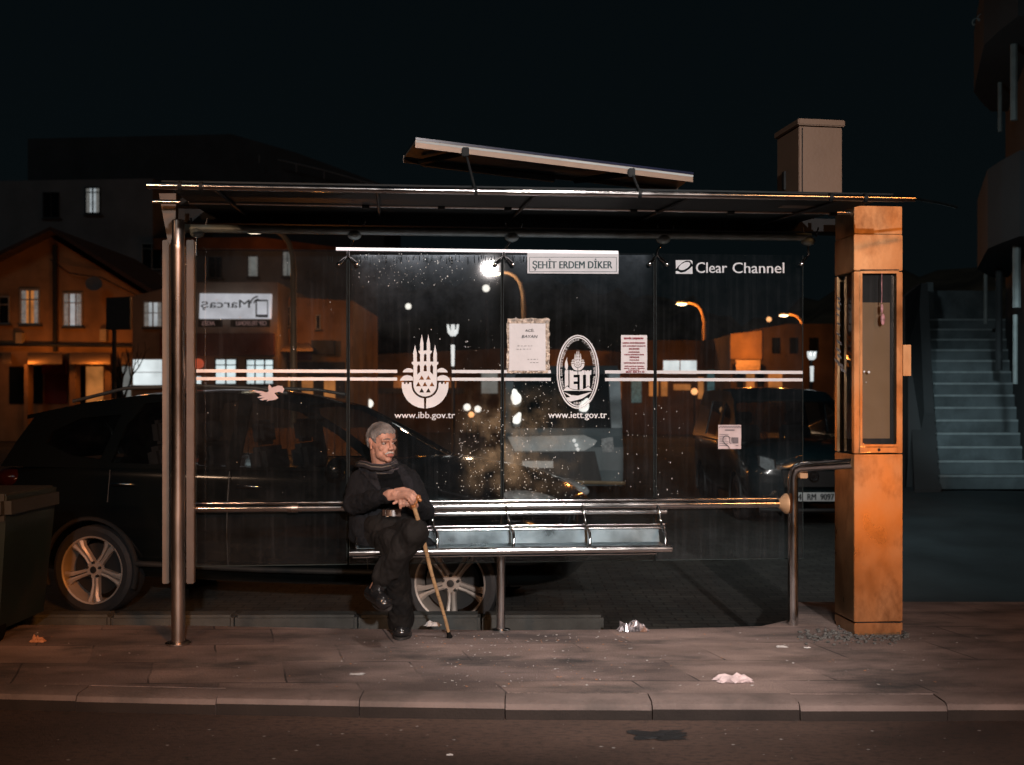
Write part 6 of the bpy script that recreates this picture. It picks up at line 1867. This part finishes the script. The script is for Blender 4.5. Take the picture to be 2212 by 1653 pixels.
for q in (coil(-.016, .072, .071, .012, .010, .016, 0), coil(-.034, .084, .078, -.006, .011, .016, 2.1), coil(-.002, .065, .065, .016, .008, .011, 4.0)):
    b = len(allv); allv += q[0]; allf += [tuple(i + b for i in f) for f in q[1]]; alls += q[2]
q = scarf_tube([W(845, 1006, 5.87), W(825, 1010, 5.86), W(805, 1009, 5.87), W(790, 1004, 5.92), W(778, 1003, 5.98), W(770, 1006, 6.03)], .011, .018, 1.3)
b = len(allv); allv += q[0]; allf += [tuple(i + b for i in f) for f in q[1]]; alls += q[2]
sc = obj('scarf', MB().add(allv, allf), MATS['scarf'], MAN, smooth=True)
at = sc.data.attributes.new('stripe', 'FLOAT', 'POINT')
for i, v in enumerate(alls): at.data[i].value = v
# shoes
sh = MB(); X0 = W(867, 1370, 6.0).x
sh.ell((X0, 6.06, .050), (.050, .115, .048)).ell((X0 + .002, 6.00, .040), (.053, .060, .038)).cap((X0, 6.10, .06), (X0, 6.10, .12), .045, .044)
m_ = fuse(sh, .004, 3)
for v in m_.vertices: v.co.z = max(v.co.z, .014)
s1 = obj('shoe', m_, MATS['shoe_leather'], MAN, smooth=True)
obj('sole', MB().slab([(X0 + .054 * math.cos(R(a)), 6.05 + (.115 if math.sin(R(a)) < 0 else .12) * math.sin(R(a)), .002) for a in range(0, 360, 15)], (0, 0, .014)), MATS['sole_rubber'], s1)
sh = MB(); ha, hb = W(803, 1281, 5.82), W(826, 1298, 5.66)
sh.cap(ha, hb, .044, .040).cap(W(822, 1258, 5.75), ha.lerp(hb, .35), .037, .042).ell(hb + Vector((.01, 0, -.012)), (.045, .045, .034))
m_ = fuse(sh, .004, 3); s2 = obj('shoe', m_, MATS['shoe_leather'], MAN, smooth=True)
ax_ = (hb - ha).normalized(); sd = Vector((.75, .35, .56)); sd = (sd - ax_ * sd.dot(ax_)).normalized(); nn = ax_.cross(sd).normalized()
if nn.z > 0: nn = -nn
cc = ha.lerp(hb, .52) + nn * .036
obj('sole', MB().slab([cc + ax_ * (.135 * math.cos(R(a))) + sd * (.044 * math.sin(R(a))) for a in range(0, 360, 15)], nn * .014), MATS['sole_rubber'], s2)
obj('sock', MB().cap(LA + (LK - LA) * .10, W(822, 1262, 5.755), .042, .038), M('sock_teal', (.01, .018, .02), .9), MAN, smooth=True)

# walking stick
a = W(893.5, 1092, 5.605); tip = W(969, 1376, 6.0); tip.z = 0.0
CN_ = thing('walking_stick', 'pale wooden walking stick with a brown handle held by the seated man', 'walking stick', tuple(tip))
n = 26; pts = []; rs = []
tp = tip + Z * .03
for i in range(n + 1):
    t = i / n; p = a.lerp(tp, t) + Vector((.003 * math.sin(t * 9), 0, 0))
    pts.append(p); rs.append(.0118 - .0030 * t + (.0011 if i % 4 == 0 else 0))
obj('shaft', MB().tube(pts, rs, 14), MATS['cane_wood'], CN_, smooth=60)
mb = MB()
for i in (5, 9, 10, 14, 18, 19, 22): mb.lathe(pts[i], (tp - a), [(rs[i] * .9, -.0016), (rs[i] + .0005, -.0012), (rs[i] + .0005, .0012), (rs[i] * .9, .0016)], 14)
obj('knot_ring', mb, M('ring_dark', (.08, .045, .03), .5), CN_)
ferr = MB().lathe(tp - (tp - a).normalized() * .012, (tp - a), [(0, 0), (.012, 0), (.0125, .03), (.017, .036), (.018, .040), (0, .040)], 16)
obj('ferrule', ferr, MATS['black_rubber'], CN_, smooth=40)
hm = MB().cap(a + Z * .002, W(897, 1085, 5.60), .0125, .014).cap(W(894, 1082, 5.62), W(903, 1075, 5.60), .015, .016).cap(W(903, 1075.5, 5.60), W(908, 1081, 5.595), .014, .009).cap(W(894, 1081, 5.62), W(884, 1078, 5.64), .013, .010)
hm.lathe(a - (tp - a).normalized() * .006, (tp - a), [(0, 0), (.0155, 0), (.0155, .014), (0, .014)], 16)
obj('handle', fuse(hm, .0018, 2), MATS['handle_wood'], CN_, smooth=True)
